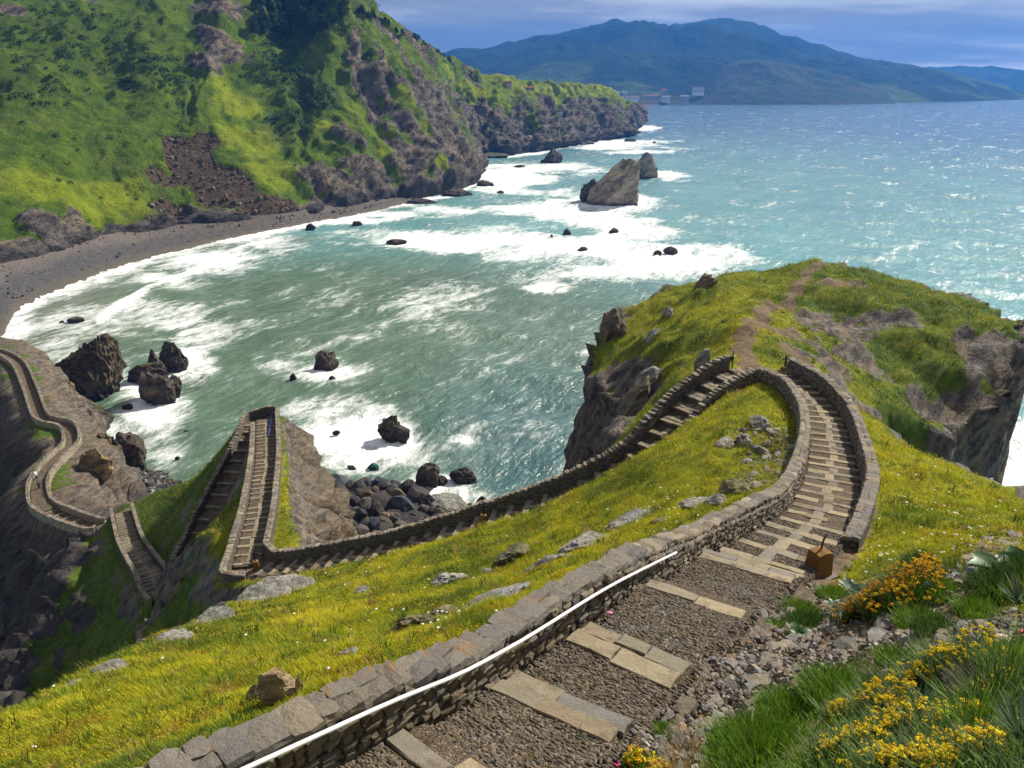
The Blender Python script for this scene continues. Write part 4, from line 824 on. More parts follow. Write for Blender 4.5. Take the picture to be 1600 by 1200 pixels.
wall('parapet_wall', 'wall on the left side of the ladder-like stairway, bending round its foot', np.concatenate([[LEG['low'][0][-1][:3] + (0.3, -1.9, 0.0)], [LEG['low'][0][-1][:3] + (-1.4, -1.6, 0.0)], edge('spur_out', 1, 1.0, LEG['spur_out'][1][-1] - 3.8, 0.2)]), [0.95] * 10, 0.46, seed=24, down=3.0, cope_len=0.4)
wall('parapet_wall', 'wall with yellow lichen left of the shaded stairway down the spur', edge('spur_back', -1, 0, LEG['spur_back'][1][-1] - 1.5, 0.2), [0.95] * 10, 0.46, seed=25, down=2.0, cope_len=0.4)
e1 = edge('spur_out', -1, None, None, 0.2)[-1]; e2 = edge('spur_back', -1, None, None, 0.2)[0]
wall('parapet_wall', 'short end wall closing the landing at the tip of the spur', [e1, e1 + (-0.5, 1.6, 0), (e1 + e2) / 2 + (0, 2.3, 0), e2 + (0.3, 1.6, 0), e2], [0.95] * 5, 0.42, seed=26, down=3.0, cope_len=0.4)
wall('kerb_wall', 'low kerb along the grassy strip beside the shaded stairway', edge('spur_back', 1, 3.5, None, 0.1), [0.22] * 5, 0.3, seed=27, cope=False)
wall('parapet_wall', 'wall on the right of the steep many-stepped curve', np.concatenate([edge('lower', -1, 1.4, None, 0.2)]), [0.95] * 8, 0.42, seed=28, down=1.6, cope_len=0.4)
wall('parapet_wall', 'outer wall on the left of the steep many-stepped curve', np.concatenate([[LEG['lower'][0][0][:3] + (2.2, -2.2, 0)], [LEG['lower'][0][0][:3] + (0.2, -2.4, 0)], edge('lower', 1, 1.2, None, 0.2)]), [0.95] * 10, 0.42, seed=29, down=2.4, cope_len=0.4)
wall('causeway_wall', 'pale wall on the seaward side of the causeway walkway', edge('causeway', -1, 2.5, None, 0.22), [0.95] * 20, 0.5, seed=30, down=5.0, mat=MAT_RUBBLE_PALE, cope_len=0.5)
wall('causeway_wall', 'pale wall on the shaded side of the causeway, with a bastion over the drop', edge('causeway', 1, 2.0, None, 0.22), [0.95] * 20, 0.5, seed=31, down=6.0, mat=MAT_RUBBLE_PALE, cope_len=0.5)

# ------------------------------------------------------------------ handrail, blue rail, crosses
def tube(pts, rad, seg=8, closed=True):
    pts = np.asarray(pts, float); n = len(pts); t = np.gradient(pts, axis=0); t /= np.linalg.norm(t, axis=1)[:, None]; Vq = []
    for i in range(n):
        u_ = np.cross(t[i], (0, 0, 1.0)); u_ = u_ / np.linalg.norm(u_) if np.linalg.norm(u_) > 1e-3 else np.array([1.0, 0, 0]); w_ = np.cross(u_, t[i])
        rr = rad if np.isscalar(rad) else rad[i]
        for k in range(seg): a = 2 * math.pi * k / seg; Vq.append(pts[i] + rr * (math.cos(a) * u_ + math.sin(a) * w_))
    fs = [(i * seg + k, i * seg + (k + 1) % seg, (i + 1) * seg + (k + 1) % seg, (i + 1) * seg + k) for i in range(n - 1) for k in range(seg)]
    fs += [tuple(range(seg))[::-1], tuple((n - 1) * seg + k for k in range(seg))]
    return np.array(Vq), fs
def pyd(name, Vq, fs, mat, parent=None, smooth=False, **kw):
    me_ = bpy.data.meshes.new(name); me_.from_pydata([tuple(map(float, q)) for q in Vq], [], [tuple(int(i) for i in f) for f in fs]); me_.update()
    for pl in me_.polygons: pl.use_smooth = smooth
    return put(name, me_, mat, parent, **kw)
def box(cx, cy, cz, sx_, sy_, sz_, taper=1.0):
    Vq = [(cx + a * sx_ / 2 * (taper if c_ > 0 else 1), cy + b * sy_ / 2 * (taper if c_ > 0 else 1), cz + c_ * sz_ / 2) for c_ in (-1, 1) for a, b in ((-1, -1), (1, -1), (1, 1), (-1, 1))]
    return np.array(Vq), [(3, 2, 1, 0), (4, 5, 6, 7), (0, 1, 5, 4), (1, 2, 6, 5), (2, 3, 7, 6), (3, 0, 4, 7)]
def join_parts(parts):
    Vq = []; fs = []; o = 0
    for v_, f_ in parts: Vq.append(np.asarray(v_)); fs += [tuple(np.array(q) + o) for q in f_]; o += len(v_)
    return np.concatenate(Vq), fs
M = Mat('white_rail', 0.28, 0.6); n = M.noise(M.pos(), 30.0, 3, 0.6); M.color(M.mix(n, (0.74, 0.73, 0.74), (0.84, 0.84, 0.85))); MAT_RAIL = M.m
MAT_IRON = simple_mat('dark_iron', (0.035, 0.03, 0.028), 0.6, 0.4, 0.6); MAT_BLUE = simple_mat('blue_paint', (0.02, 0.10, 0.42), 0.45, 0.4)
i0, i1 = s_of(300, 1290), s_of(1052, 905)
rail_pts = edge('near', 1, i0, i1, -0.16, 0.45); rail_pts[:, 2] += 0.60
kx = np.linspace(0, 1, len(rail_pts)); rp = np.stack([np.interp(kx, [0, 0.45, 1], rail_pts[[0, int(len(rail_pts) * 0.45), -1], k]) for k in range(3)], 1)
pull = 0.65; rp = rp * (1 - pull) + rail_pts * pull
rail = thing('handrail', 'white round metal handrail fixed along the near stone wall', 'handrail', rp[0])
rv, rf = tube(rp - rp[0], 0.027, 10); pyd('rail', rv, rf, MAT_RAIL, rail, True)
for k in range(2, len(rp), 4):
    a = rp[k] - rp[0]; _, tt_, nn_ = leg_at('near', i0 + (i1 - i0) * k / (len(rp) - 1)); b = a + np.array([*(nn_ * 0.24), -0.10]); bv, bf = tube([a - (0, 0, 0.02), (a + b) / 2 - (0, 0, 0.05), b], 0.012, 6); pyd('bracket', bv, bf, MAT_IRON, rail, True)
# blue railing on the landing of the spur
b0 = P(421, 692, 72.5); b1 = P(428, 648, 80.5)
br = thing('railing', 'bright blue painted railing on the landing at the spur tip', 'railing', b0)
d_ = b1 - b0
for z_ in (0.5, 0.95): pyd('rail', *tube([np.array([0, 0, z_]), d_ * 0.5 + (0, 0, z_), d_ + (0, 0, z_)], 0.05, 6), MAT_BLUE, br, True)
for k in np.linspace(0, 1, 5): pyd('post', *tube([d_ * k + (0, 0, -0.1), d_ * k + (0, 0, 0.98)], 0.04, 6), MAT_BLUE, br, True)
MAT_BLOCK = stone_mat('cross_base_stone', [(0.17, 0.095, 0.03), (0.19, 0.11, 0.035), (0.21, 0.125, 0.045), (0.18, 0.10, 0.03)], lichen=0.1)
def cross_marker(label, p, bw, bh, ch, rot=0.3, broken=False):
    root = thing('cross_marker', label, 'cross marker', p, 'way of the cross markers', (0, 0, rot)); sv_, sf_ = stone_shape(int(bh * 1000) % 91, 0.16, 0.05); sv_ = sv_ * (bw * 1.1, bw, bh + 0.1) + (0, 0, bh / 2 - 0.05); sv_[:, :2] *= (1.06 - 0.2 * sv_[:, 2:3] / bh); pyd('base_block', sv_, sf_, MAT_BLOCK, root)
    pv, pf = box(0, 0, -0.02, bw * 1.7, bw * 1.6, 0.12, 0.92); pyd('plinth', pv, pf, MAT_COPING, root)
    if broken:
        pyd('iron_rod', *tube([(0, 0, bh - 0.05), (0.07, 0.02, bh + ch * 0.6), (0.17, 0.03, bh + ch)], 0.018, 6), MAT_IRON, root, True)
        pyd('iron_rod', *tube([(0.02, 0.03, bh - 0.05), (0.06, 0.04, bh + ch * 0.5), (0.13, 0.06, bh + ch * 0.85)], 0.016, 6), MAT_IRON, root, True)
    else:
        a, f1 = box(0, 0, bh + ch / 2 - 0.03, 0.09, 0.09, ch); b_, f2 = box(0, 0, bh + ch * 0.68, ch * 0.55, 0.092, 0.092); V_, F_2 = join_parts([(a, f1), (b_, f2)]); pyd('iron_cross', V_, F_2, MAT_IRON, root)
    return root
cross_marker('rust-brown stone block with two bent iron rods beside the near steps', ground(1277, 897), 0.50, 0.72, 0.42, 0.45, True)
for lab, (u, v_), bh in [('small iron cross on a tan stone halfway along the lower stairway', (756, 820), 0.75), ('dark iron cross on a brown stone at the foot of the ladder-like stairway', (401, 893), 0.9), ('dark iron cross just behind the outer wall at the dirt path', (1226, 580), 0.3), ('tiny cross at the lowest hairpin below the spur', (277, 935), 0.35)]:
    cross_marker(lab, ground(u, v_), 0.42, bh, 0.85)
# gate post with a dark box at the end of the lower wall, sign board below the lowest hairpin
e3 = w3[0]; gp = thing('gate_post', 'thin iron gate post at the end of the lower wall by the dirt path', 'gate post', e3 + (0.35, 0.1, 0)); pyd('post', *tube([(0, 0, -0.2), (0, 0, 1.25)], 0.035, 6), MAT_IRON, gp); pyd('hinge_box', *box(-0.12, -0.1, 0.75, 0.3, 0.1, 0.28), MAT_IRON, gp)
sg = ground(236, 985); MAT_WHITE = simple_mat('white_paint', (0.62, 0.63, 0.65), 0.6); sb = thing('sign_board', 'small white board on posts below the lowest hairpin', 'sign', sg, None, (0, 0, -0.4))
pyd('board', *box(0, 0, 0.9, 1.1, 0.05, 0.5), MAT_WHITE, sb)
for x in (-0.4, 0.4): pyd('post', *tube([(x, 0.05, -0.3), (x, 0.05, 1.1)], 0.035, 6), MAT_IRON, sb)

# ------------------------------------------------------------------ rocks
def rock_shape(seed, sub=4, cuts=12, rough=0.10, strata=0.05, sdir=(0.4, 0.2, 1.0), sfreq=7.0, peak=0.0):
    r = np.random.RandomState(seed); v0, f0 = ico(sub); v_ = v0.copy()
    for _ in range(cuts):
        n = r.normal(size=3); n /= np.linalg.norm(n); d = v_ @ n; o = r.uniform(0.45, 0.85); v_ -= np.outer(np.maximum(d - o, 0) * 0.93, n)
    nrm = v0; sd = np.array(sdir) / np.linalg.norm(sdir)
    lay = np.abs(((v_ @ sd) * sfreq + 0.8 * fbm(v_ * 1.3 + seed, 2)) % 1.0 - 0.5) * 2
    v_ = v_ + nrm * (rough * ridged(v_ * 1.9 + seed * 3.1, 4) + 0.45 * rough * fbm(v_ * 6.0 + seed, 3) + strata * (lay ** 0.6 - 0.5))[:, None]
    if peak: v_[:, :2] *= np.clip(1 - peak * np.maximum(v_[:, 2:3], -0.3), 0.12, 2)
    v_ -= (v_.max(0) + v_.min(0)) / 2; v_ /= (v_.max(0) - v_.min(0)) / 2; return v_, f0
def rock_mat(name, base, warm, dark, scale, wet=False, moss=0.0, lichen=0.0):
    M = Mat(name, 0.85, 0.25); c, h = rock_nodes(M, base, warm, dark, scale)
    if moss:
        sepn = M.N.new('ShaderNodeSeparateXYZ'); M.pos(); M.L.new(M.geo.outputs['Normal'], sepn.inputs[0])
        up = M.ramp(M.math('ADD', sepn.outputs[2], M.math('MULTIPLY', M.math('SUBTRACT', M.noise(M.pos(), 0.5 * scale, 5, 0.7), 0.5), 0.9)), [(0.70, 0.0), (0.86, moss)]); c = M.mix(up, c, (0.085, 0.12, 0.015))
    if lichen: c = M.mix(M.ramp(M.noise(M.pos(), 0.9 * scale, 5, 0.7), [(0.56, 0.0), (0.66, lichen)]), c, (0.30, 0.17, 0.05))
    if wet:
        z_ = M.N.new('ShaderNodeSeparateXYZ'); M.L.new(M.pos(), z_.inputs[0]); c = M.mix(M.ramp(M.math('MULTIPLY', z_.outputs[2], 0.1), [(0.05, 0.85), (0.35, 0.0)]), c, (0.022, 0.017, 0.015))
    M.color(c); M.bump(h, 0.5 / scale, 0.9); return M.m
MAT_SEAROCK = rock_mat('dark_sea_rock', (0.075, 0.062, 0.055), (0.11, 0.080, 0.05), (0.028, 0.023, 0.022), 0.5, True)
MAT_STACK = rock_mat('sea_stack_rock', (0.34, 0.30, 0.25), (0.38, 0.28, 0.16), (0.14, 0.115, 0.09), 0.14, True, 0.85)
MAT_LAYER = rock_mat('layered_brown_rock', (0.070, 0.056, 0.043), (0.125, 0.088, 0.048), (0.022, 0.017, 0.015), 0.45, True, 0.25)
MAT_TANBED = rock_mat('tan_bedded_rock', (0.24, 0.17, 0.085), (0.30, 0.21, 0.10), (0.085, 0.06, 0.035), 0.5, moss=0.2)
MAT_GREYROCK = rock_mat('grey_outcrop', (0.24, 0.235, 0.24), (0.25, 0.21, 0.16), (0.10, 0.095, 0.09), 1.6, moss=0.15)
MAT_TANROCK = rock_mat('tan_boulder', (0.27, 0.20, 0.115), (0.30, 0.21, 0.10), (0.12, 0.085, 0.05), 2.6, lichen=0.5)
MAT_BROWNROCK = rock_mat('brown_outcrop', (0.14, 0.105, 0.075), (0.20, 0.15, 0.09), (0.06, 0.048, 0.04), 1.6, moss=0.4)
def sea_rock(label, u, v_, w, h, seed, mat=MAT_SEAROCK, dep=0.75, sub=4, rotz_=0.0, z=0.0, lean=0.0, **kw):
    c = SEA(u, v_, z); D = depth_of(c); W_ = w * D / F; H_ = h * D / F / CP * 0.95; d = W_ * dep; Vq, Fq = rock_shape(seed, sub, **kw)
    Vq = (Vq @ rotz(rotz_).T); Vq /= np.abs(Vq).max(0); Vq = Vq * (W_ / 2, d / 2, H_ * 0.62); bury = 0.40 * H_; Vq[:, 0] += lean * Vq[:, 2]
    dirx = c[:2] / np.linalg.norm(c[:2]); c = c + np.array([*(dirx * d * 0.35), 0])
    return put('sea_rock', mesh_np('sea_rock', Vq, Fq, False), mat, loc=(c[0], c[1], c[2] + H_ * 0.62 - bury), label=label, category='rock', group='rocks in the bay')
sea_rock('largest tilted sea stack with a grassy crest, standing in white surf', 958, 322, 92, 84, 31, MAT_STACK, 0.75, 5, 0.4, lean=0.28, cuts=18, rough=0.09, strata=0.02, peak=0.16)
sea_rock('dark wet shoulder of rock at the left foot of the grassy stack', 925, 316, 44, 42, 32, MAT_LAYER, 0.8, 4, 0.2, peak=0.3)
sea_rock('grey cone-shaped stack close behind the grassy one', 1009, 279, 38, 46, 33, MAT_STACK, 0.8, 4, 0.9, cuts=14, peak=0.2)
sea_rock('dark humped rock in the surf left of the grassy stack', 864, 255, 36, 26, 34, MAT_SEAROCK, 0.8, 4, 0.3, peak=0.3)
sea_rock('rounded pale boulder at the foot of the far cliffs', 826, 238, 36, 30, 35, MAT_STACK, 0.8, 4, 0.0, cuts=6)
sea_rock('biggest layered brown rock beside the causeway', 158, 624, 118, 112, 36, MAT_LAYER, 0.9, 5, 0.7, sdir=(0.8, 0.3, 0.5), strata=0.10, sfreq=9, peak=0.25)
sea_rock('low dark ridge joining two tall rocks near the causeway', 232, 595, 66, 32, 37, MAT_LAYER, 0.6, 4, 0.1, sdir=(0.8, 0.3, 0.5))
sea_rock('slim pointed rock with a mossy side near the causeway', 240, 580, 20, 42, 38, MAT_LAYER, 0.9, 4, 0.2, peak=0.4)
sea_rock('jagged dark rock at the right end of the low ridge', 272, 582, 52, 58, 39, MAT_SEAROCK, 0.8, 4, 0.5, rough=0.2, strata=0.1)
sea_rock('slanting dark rock in the foam below the jagged one', 248, 632, 66, 62, 40, MAT_SEAROCK, 0.8, 4, 0.9, sdir=(0.9, 0.1, 0.4), strata=0.1)
sea_rock('narrow upright slice of rock right of the slanting one', 276, 622, 22, 44, 41, MAT_SEAROCK, 0.9, 4, 0.3, sdir=(0.9, 0.1, 0.4))
sea_rock('broad low layered rock under the biggest brown one', 138, 668, 86, 50, 42, MAT_LAYER, 0.8, 4, 0.6, sdir=(0.7, 0.3, 0.7), strata=0.1)
sea_rock('tall dark slab-sided rock right of the causeway bastion', 203, 742, 64, 78, 43, MAT_SEAROCK, 0.8, 4, 0.4, cuts=16, peak=0.2)
sea_rock('tiny black rock in foam between the slanting rocks and the slab-sided one', 200, 640, 16, 11, 44, sub=3)
sea_rock('brown banded rock rising beside the bend of the causeway', 150, 735, 62, 80, 45, MAT_LAYER, 0.8, 4, 0.2, sdir=(0.9, 0.2, 0.3), strata=0.12)
sea_rock('lone brown rock ringed by foam in the middle of the bay', 512, 578, 42, 32, 46, MAT_LAYER, 0.8, 4, 0.5, peak=0.2)
sea_rock('small dark rock left of the lone brown one', 459, 597, 12, 17, 47, sub=3)
sea_rock('little rock in foam just below the lone brown one', 520, 596, 12, 10, 48, sub=3)
sea_rock('jumbled brown reef in the brightest foam beyond the cove', 610, 690, 40, 44, 49, MAT_LAYER, 0.9, 4, 0.2, rough=0.28, strata=0.1)
sea_rock('grey block leaning on the jumbled reef', 629, 690, 26, 28, 50, MAT_SEAROCK, 0.8, 4, 0.6, cuts=16)
sea_rock('large black egg-shaped boulder in the surf of the cove', 668, 765, 42, 46, 51, MAT_SEAROCK, 0.9, 4, 0.3, cuts=8)
sea_rock('flat-topped black rock right of the egg-shaped boulder', 724, 756, 48, 28, 52, MAT_SEAROCK, 0.7, 4, 0.2, rough=0.16)
sea_rock('brown lump wedged against the egg-shaped boulder', 690, 760, 20, 17, 53, MAT_LAYER, 0.9, 3)
sea_rock('teal-tinted boulder at the edge of the cove foam', 583, 736, 20, 14, 54, rock_mat('teal_rock', (0.02, 0.10, 0.10), (0.03, 0.13, 0.12), (0.012, 0.04, 0.04), 0.5), 0.8, 3)
sea_rock('small dark brown rock left of the teal boulder', 550, 735, 15, 8, 55, MAT_LAYER, 0.7, 3)
sea_rock('single brown rock awash above the spur', 526, 679, 13, 7, 56, MAT_LAYER, 0.7, 3)
sea_rock('upright brown rock against the right edge of the spur', 484, 706, 14, 24, 57, MAT_LAYER, 0.8, 3)
sea_rock('wedge-shaped dark boulder at the cove waterline', 668, 800, 34, 26, 58, MAT_SEAROCK, 0.8, 4, 0.7, peak=0.3)
sea_rock('small pointed rock between the wedge and the egg-shaped boulder', 666, 776, 13, 10, 59, sub=3, peak=0.3)
sea_rock('broad pale slab sloping into the cove behind the lower wall', 700, 806, 70, 22, 60, MAT_GREYROCK, 1.1, 4, 0.2, cuts=16)
for i_, (lab, u, v_, w, h) in enumerate([('first of four dark boulders showing over the lower wall, the leftmost', 716, 800, 22, 15), ('second dark boulder from the left over the lower wall', 735, 799, 16, 13), ('third dark boulder from the left over the lower wall', 722, 790, 13, 11), ('rightmost dark boulder showing over the lower wall', 751, 789, 19, 13),
        ('low reef breaking the left end of the white surf band', 619, 383, 34, 9), ('dark knob in the surf band below the grassy stack', 886, 368, 14, 12), ('smallest dot of rock left of the knob in the surf band', 862, 371, 5, 6), ('forked rock low in the surf band', 910, 393, 17, 8), ('flat dark rock on the upper edge of the surf band', 958, 364, 18, 9), ('left one of the pair of rocks at the right end of the surf', 1027, 399, 14, 9), ('bigger one of the pair of rocks at the right end of the surf', 1046, 397, 28, 13),
        ('black boulder at the right end of the shingle beach', 486, 360, 17, 12), ('dark rock awash off the foot of the scree', 558, 354, 17, 10), ('rock in the wash near the beach, seen above the causeway', 121, 505, 30, 10), ('low skerry under the cliff point', 715, 307, 50, 12), ('dark skerry just off the cliff point', 758, 291, 30, 10), ('flat reef under the nearer cliffs', 660, 318, 50, 8), ('rocky foot of the cliff point', 738, 278, 30, 10), ('flat skerry off the end of the far cliffs', 985, 221, 20, 5), ('isolated black dot of rock off the far cliffs', 1022, 224, 6, 4), ('dark ledge at the foot of the far cliffs', 905, 226, 50, 9), ('dark ledge under the middle of the cliffs', 770, 247, 60, 8), ('small skerry left of the humped rock', 848, 254, 8, 5), ('pair of skerries awash off the middle cliffs', 812, 262, 22, 5), ('small rock in the foam off the cliff point', 782, 302, 12, 5), ('pale flat rock on the far left of the beach wash', 97, 505, 9, 4), ('brown rock awash left of the slab-sided rock', 293, 678, 14, 6), ('pebble-like rock awash near the spur', 277, 718, 8, 5)]):
    sea_rock(lab, u, v_, w, h, 70 + i_, MAT_SEAROCK if i_ % 3 else MAT_LAYER, 0.8, 3, i_ * 0.7, rough=0.16, peak=0.2)
def land_rock(name, label, u, v_, w, h, seed, mat, dep=0.8, sub=4, rotz_=0.0, bury=0.35, lean=0.0, flush=False, **kw):
    c = ground(u, v_); D = depth_of(c); W_ = w * D / F; H_ = h * D / F; Vq, Fq = rock_shape(seed, sub, **kw); Vq = Vq @ rotz(rotz_).T; Vq /= np.abs(Vq).max(0)
    Vq = Vq * (W_ / 2, W_ * dep / 2, H_ / 2 / (1 - bury)); Vq[:, 0] += lean * Vq[:, 2]
    if flush:
        e = 0.6; gx = (hgt([[c[0] + e, c[1]]])[0] - hgt([[c[0] - e, c[1]]])[0]) / (2 * e); gy = (hgt([[c[0], c[1] + e]])[0] - hgt([[c[0], c[1] - e]])[0]) / (2 * e); Vq[:, 2] += gx * Vq[:, 0] * 0.9 + gy * Vq[:, 1] * 0.9
    return put(name, mesh_np(name, Vq, Fq, False), mat, loc=(c[0], c[1], c[2] + (0.5 - bury) * H_ / (1 - bury)), label=label, category='rock', group='rocks in the meadow')
land_rock('boulder', 'large tan boulder with a pointed top in the near meadow', 440, 1092, 74, 60, 101, MAT_TANROCK, 0.8, 4, 0.4, 0.25, cuts=16, peak=0.3, rough=0.05)
land_rock('boulder', 'small orange splinter leaning right of the tan boulder', 470, 1086, 16, 34, 102, MAT_TANROCK, 0.9, 3, 0.2, 0.3)
land_rock('outcrop', 'ragged dark ledge left of the tan boulder', 405, 1090, 44, 26, 103, MAT_BROWNROCK, 0.8, 3, 0.6, 0.4)
for i_, (nm, lab, u, v_, w, h, mt, rz) in enumerate([('boulder', 'small rounded grey stone alone in the middle of the yellow meadow', 545, 1022, 32, 18, MAT_GREYROCK, 0), ('outcrop', 'dark crumbling outcrop with grass tufts above the railed wall', 645, 982, 70, 44, MAT_BROWNROCK, .2), ('outcrop', 'dark rock shoulder continuing right of the crumbling outcrop', 690, 965, 60, 32, MAT_BROWNROCK, .5), ('outcrop', 'long smooth grey slab of rock slanting across the meadow', 770, 938, 110, 26, MAT_GREYROCK, -.35), ('boulder', 'rounded grey boulder left of the long smooth slab', 704, 908, 58, 26, MAT_GREYROCK, .2), ('boulder', 'little grey stone next to the rounded boulder', 760, 895, 24, 12, MAT_GREYROCK, 0), ('boulder', 'solitary bluish stone in the upper meadow', 566, 924, 22, 13, MAT_GREYROCK, .3), ('outcrop', 'dark flat outcrop in the upper middle meadow', 800, 872, 52, 30, MAT_BROWNROCK, .1),
        ('outcrop', 'blue-grey fractured outcrop in the middle meadow', 850, 885, 80, 30, MAT_GREYROCK, -.3), ('outcrop', 'pale ridge of rock climbing towards the bend', 915, 852, 80, 30, MAT_GREYROCK, -.4), ('outcrop', 'light crest of rock near the top of the pale ridge', 985, 815, 70, 24, MAT_GREYROCK, -.2), ('boulder', 'short brown stone right of the light crest', 1030, 815, 26, 10, MAT_BROWNROCK, 0), ('boulder', 'grey pointed stone inside the bend', 1085, 788, 40, 18, MAT_GREYROCK, .1), ('boulder', 'slanted bluish stone beside the grey pointed one', 1118, 786, 36, 26, MAT_GREYROCK, .7), ('outcrop', 'brown mossy hump under the bend wall', 1150, 768, 62, 34, MAT_BROWNROCK, .3), ('boulder', 'round brown stone on the mossy slope inside the bend', 1196, 756, 18, 10, MAT_BROWNROCK, 0),
        ('outcrop', 'pale ledge at the lip of the meadow under the ladder-like stairway', 415, 937, 80, 16, MAT_GREYROCK, -.15), ('outcrop', 'bluish rock face just above the pale ledge', 455, 922, 70, 14, MAT_GREYROCK, -.25), ('outcrop', 'grey ledge along the cliff edge left of the pale one', 335, 972, 60, 14, MAT_GREYROCK, -.3), ('outcrop', 'narrow grey ledge farther down the cliff edge', 270, 1002, 50, 13, MAT_GREYROCK, -.35), ('outcrop', 'broken grey stones on the cliff edge at far left', 165, 1050, 52, 14, MAT_GREYROCK, -.4), ('boulder', 'lowest grey stone on the left cliff edge', 112, 1074, 30, 12, MAT_GREYROCK, -.3),
        ('outcrop', 'craggy grey outcrop on the left flank of the promontory', 985, 640, 56, 34, MAT_BROWNROCK, .3), ('outcrop', 'smaller crag above the lower stairway on the promontory', 1008, 605, 40, 26, MAT_GREYROCK, .6), ('outcrop', 'dark crag at the left brow of the promontory', 960, 520, 34, 40, MAT_BROWNROCK, .2), ('boulder', 'dark lump on the skyline of the promontory', 1100, 447, 30, 20, MAT_BROWNROCK, .1), ('boulder', 'pale stones among grass on the promontory flank', 1020, 525, 20, 10, MAT_GREYROCK, .2), ('boulder', 'small pale rock on the brow left of the flank', 1045, 490, 16, 10, MAT_GREYROCK, .5), ('boulder', 'grey rock at the foot of the bend wall, upper one', 1185, 665, 26, 14, MAT_GREYROCK, .4), ('boulder', 'grey flat rock in the grass inside the bend', 1130, 695, 34, 9, MAT_GREYROCK, -.1), ('boulder', 'low bluish rock right of the flat one inside the bend', 1165, 690, 24, 12, MAT_GREYROCK, .2)]):
    land_rock(nm, lab, u, v_, w * 1.15, h * (0.62 if v_ > 700 else 1.0), 120 + i_, mt, 1.25, 4 if w > 40 else 3, rz, 0.5, flush=not (u < 470 and v_ > 900), rough=0.12, strata=0.05, cuts=20)
land_rock('standing_stone', 'upright grey standing stone behind the lower wall at the bend', 1095, 584, 27, 42, 160, MAT_GREYROCK, 0.7, 4, 0.3, 0.2, cuts=18, rough=0.04)

land_rock('rock_slab', 'tan bedded slab of rock leaning beside the bend of the causeway', 152, 765, 60, 70, 190, MAT_TANBED, 0.5, 4, 0.5, 0.25, 0.25, cuts=10, rough=0.06, strata=0.08, sdir=(0.2, 0.3, 1.0), sfreq=6)
land_rock('outcrop', 'orange-brown crag under the upper straight of the causeway', 106, 628, 36, 36, 191, MAT_TANBED, 0.9, 4, 0.2, 0.3, rough=0.2)
land_rock('outcrop', 'brown pyramid of rock right of the causeway straight', 132, 662, 44, 34, 192, MAT_LAYER, 0.9, 4, 0.7, 0.3, rough=0.15, peak=0.3)
land_rock('outcrop', 'banded brown crag beyond the causeway bend', 172, 716, 46, 44, 193, MAT_LAYER, 0.9, 4, 0.4, 0.3, rough=0.15, sdir=(0.9, 0.2, 0.3), strata=0.1)
# cove and causeway beaches: masses of boulders and shingle
def shingle(name, label, n, sampler, smin, smax, pal, seed, sub=1):
    r = np.random.RandomState(seed); pos = sampler(r, n); n = len(pos); sz = smin * (smax / smin) ** (r.rand(n) ** 2.2)
    Ms = np.stack([rand_rot(r) for _ in range(n)]) * sz[:, None, None] * r.uniform(0.6, 1.2, (n, 1, 3)); v0, f0 = ico(sub); v0 = v0 * (1 + 0.22 * fbm(v0 * 1.7 + seed, 2))[:, None]
    C = np.array(pal)[r.randint(0, len(pal), n)] * r.uniform(0.6, 1.4, (n, 1)); Vq, T, C_ = many(v0, f0, Ms, pos + np.c_[np.zeros((n, 2)), sz * 0.15], C)
    me_ = mesh_np(name, Vq, T, False); attr_color(me_, 'col', C_); put(name, me_, MAT_STUFFSTONE, kind='stuff', label=label, category='stones')
def ell(cx, cy, rx, ry):
    def f(r, n):
        a = r.rand(n) * 6.283; q = np.sqrt(r.rand(n)); xy = np.c_[cx + rx * q * np.cos(a), cy + ry * q * np.sin(a)]; h = hgt(xy); k = (h > -0.8) & (h < 5); return np.c_[xy, h][k]
    return f
DARKS = [(0.035, 0.03, 0.03), (0.05, 0.042, 0.04), (0.07, 0.06, 0.055), (0.10, 0.075, 0.05), (0.045, 0.05, 0.065)]
shingle('boulder_beach', 'dark boulders filling the cove below the lower wall', 800, ell(-28, 130, 16, 14), 0.2, 2.6, DARKS, 3, 2)
shingle('pebble_beach', 'grey pebbles of the pocket beach beside the causeway', 4000, ell(-80, 139, 15, 13), 0.18, 1.1, DARKS + [(0.14, 0.14, 0.15), (0.22, 0.21, 0.21)], 4)
def on_beach(r, n):
    i = r.randint(0, len(Vb), n); q = Vb[i].copy(); kk_ = np.tile(kk, nb)[i]; q[:, :2] += r.normal(0, 1.5, (n, 2)); nz_ = fbm(q * np.array([0.06, 0.06, 0]), 3); return q[(kk_ > -0.1) & (kk_ < 0.8) & (r.rand(n) < np.clip(0.45 + 1.2 * nz_ - 0.35 * kk_, 0.03, 1))]
shingle('shingle_stones', 'loose stones strewn along the long beach', 3600, on_beach, 0.14, 1.0, DARKS[2:] + [(0.16, 0.14, 0.12), (0.25, 0.23, 0.21)], 6)
def on_scree(r, n):
    k = np.where(CLSCREE > 0.5)[0]; return CLV[k[r.randint(0, len(k), n)]] + r.normal(0, 0.6, (n, 3)) * (1, 1, 0)
shingle('scree_stones', 'broken stones on the brown scree below the grassy slope', 1100, on_scree, 0.25, 1.6, [(0.07, 0.048, 0.03), (0.10, 0.072, 0.048), (0.16, 0.13, 0.10)], 7)
land_rock('buoy', 'small orange float washed up on the pebble beach', 212, 768, 7, 6, 180, simple_mat('orange_plastic', (0.75, 0.22, 0.01), 0.5), 1.0, 2, 0, 0.1, cuts=0, rough=0.02, strata=0)['category'] = 'float'
bpy.data.objects['buoy'].pop('group', None) if hasattr(bpy.data.objects['buoy'], 'pop') else None

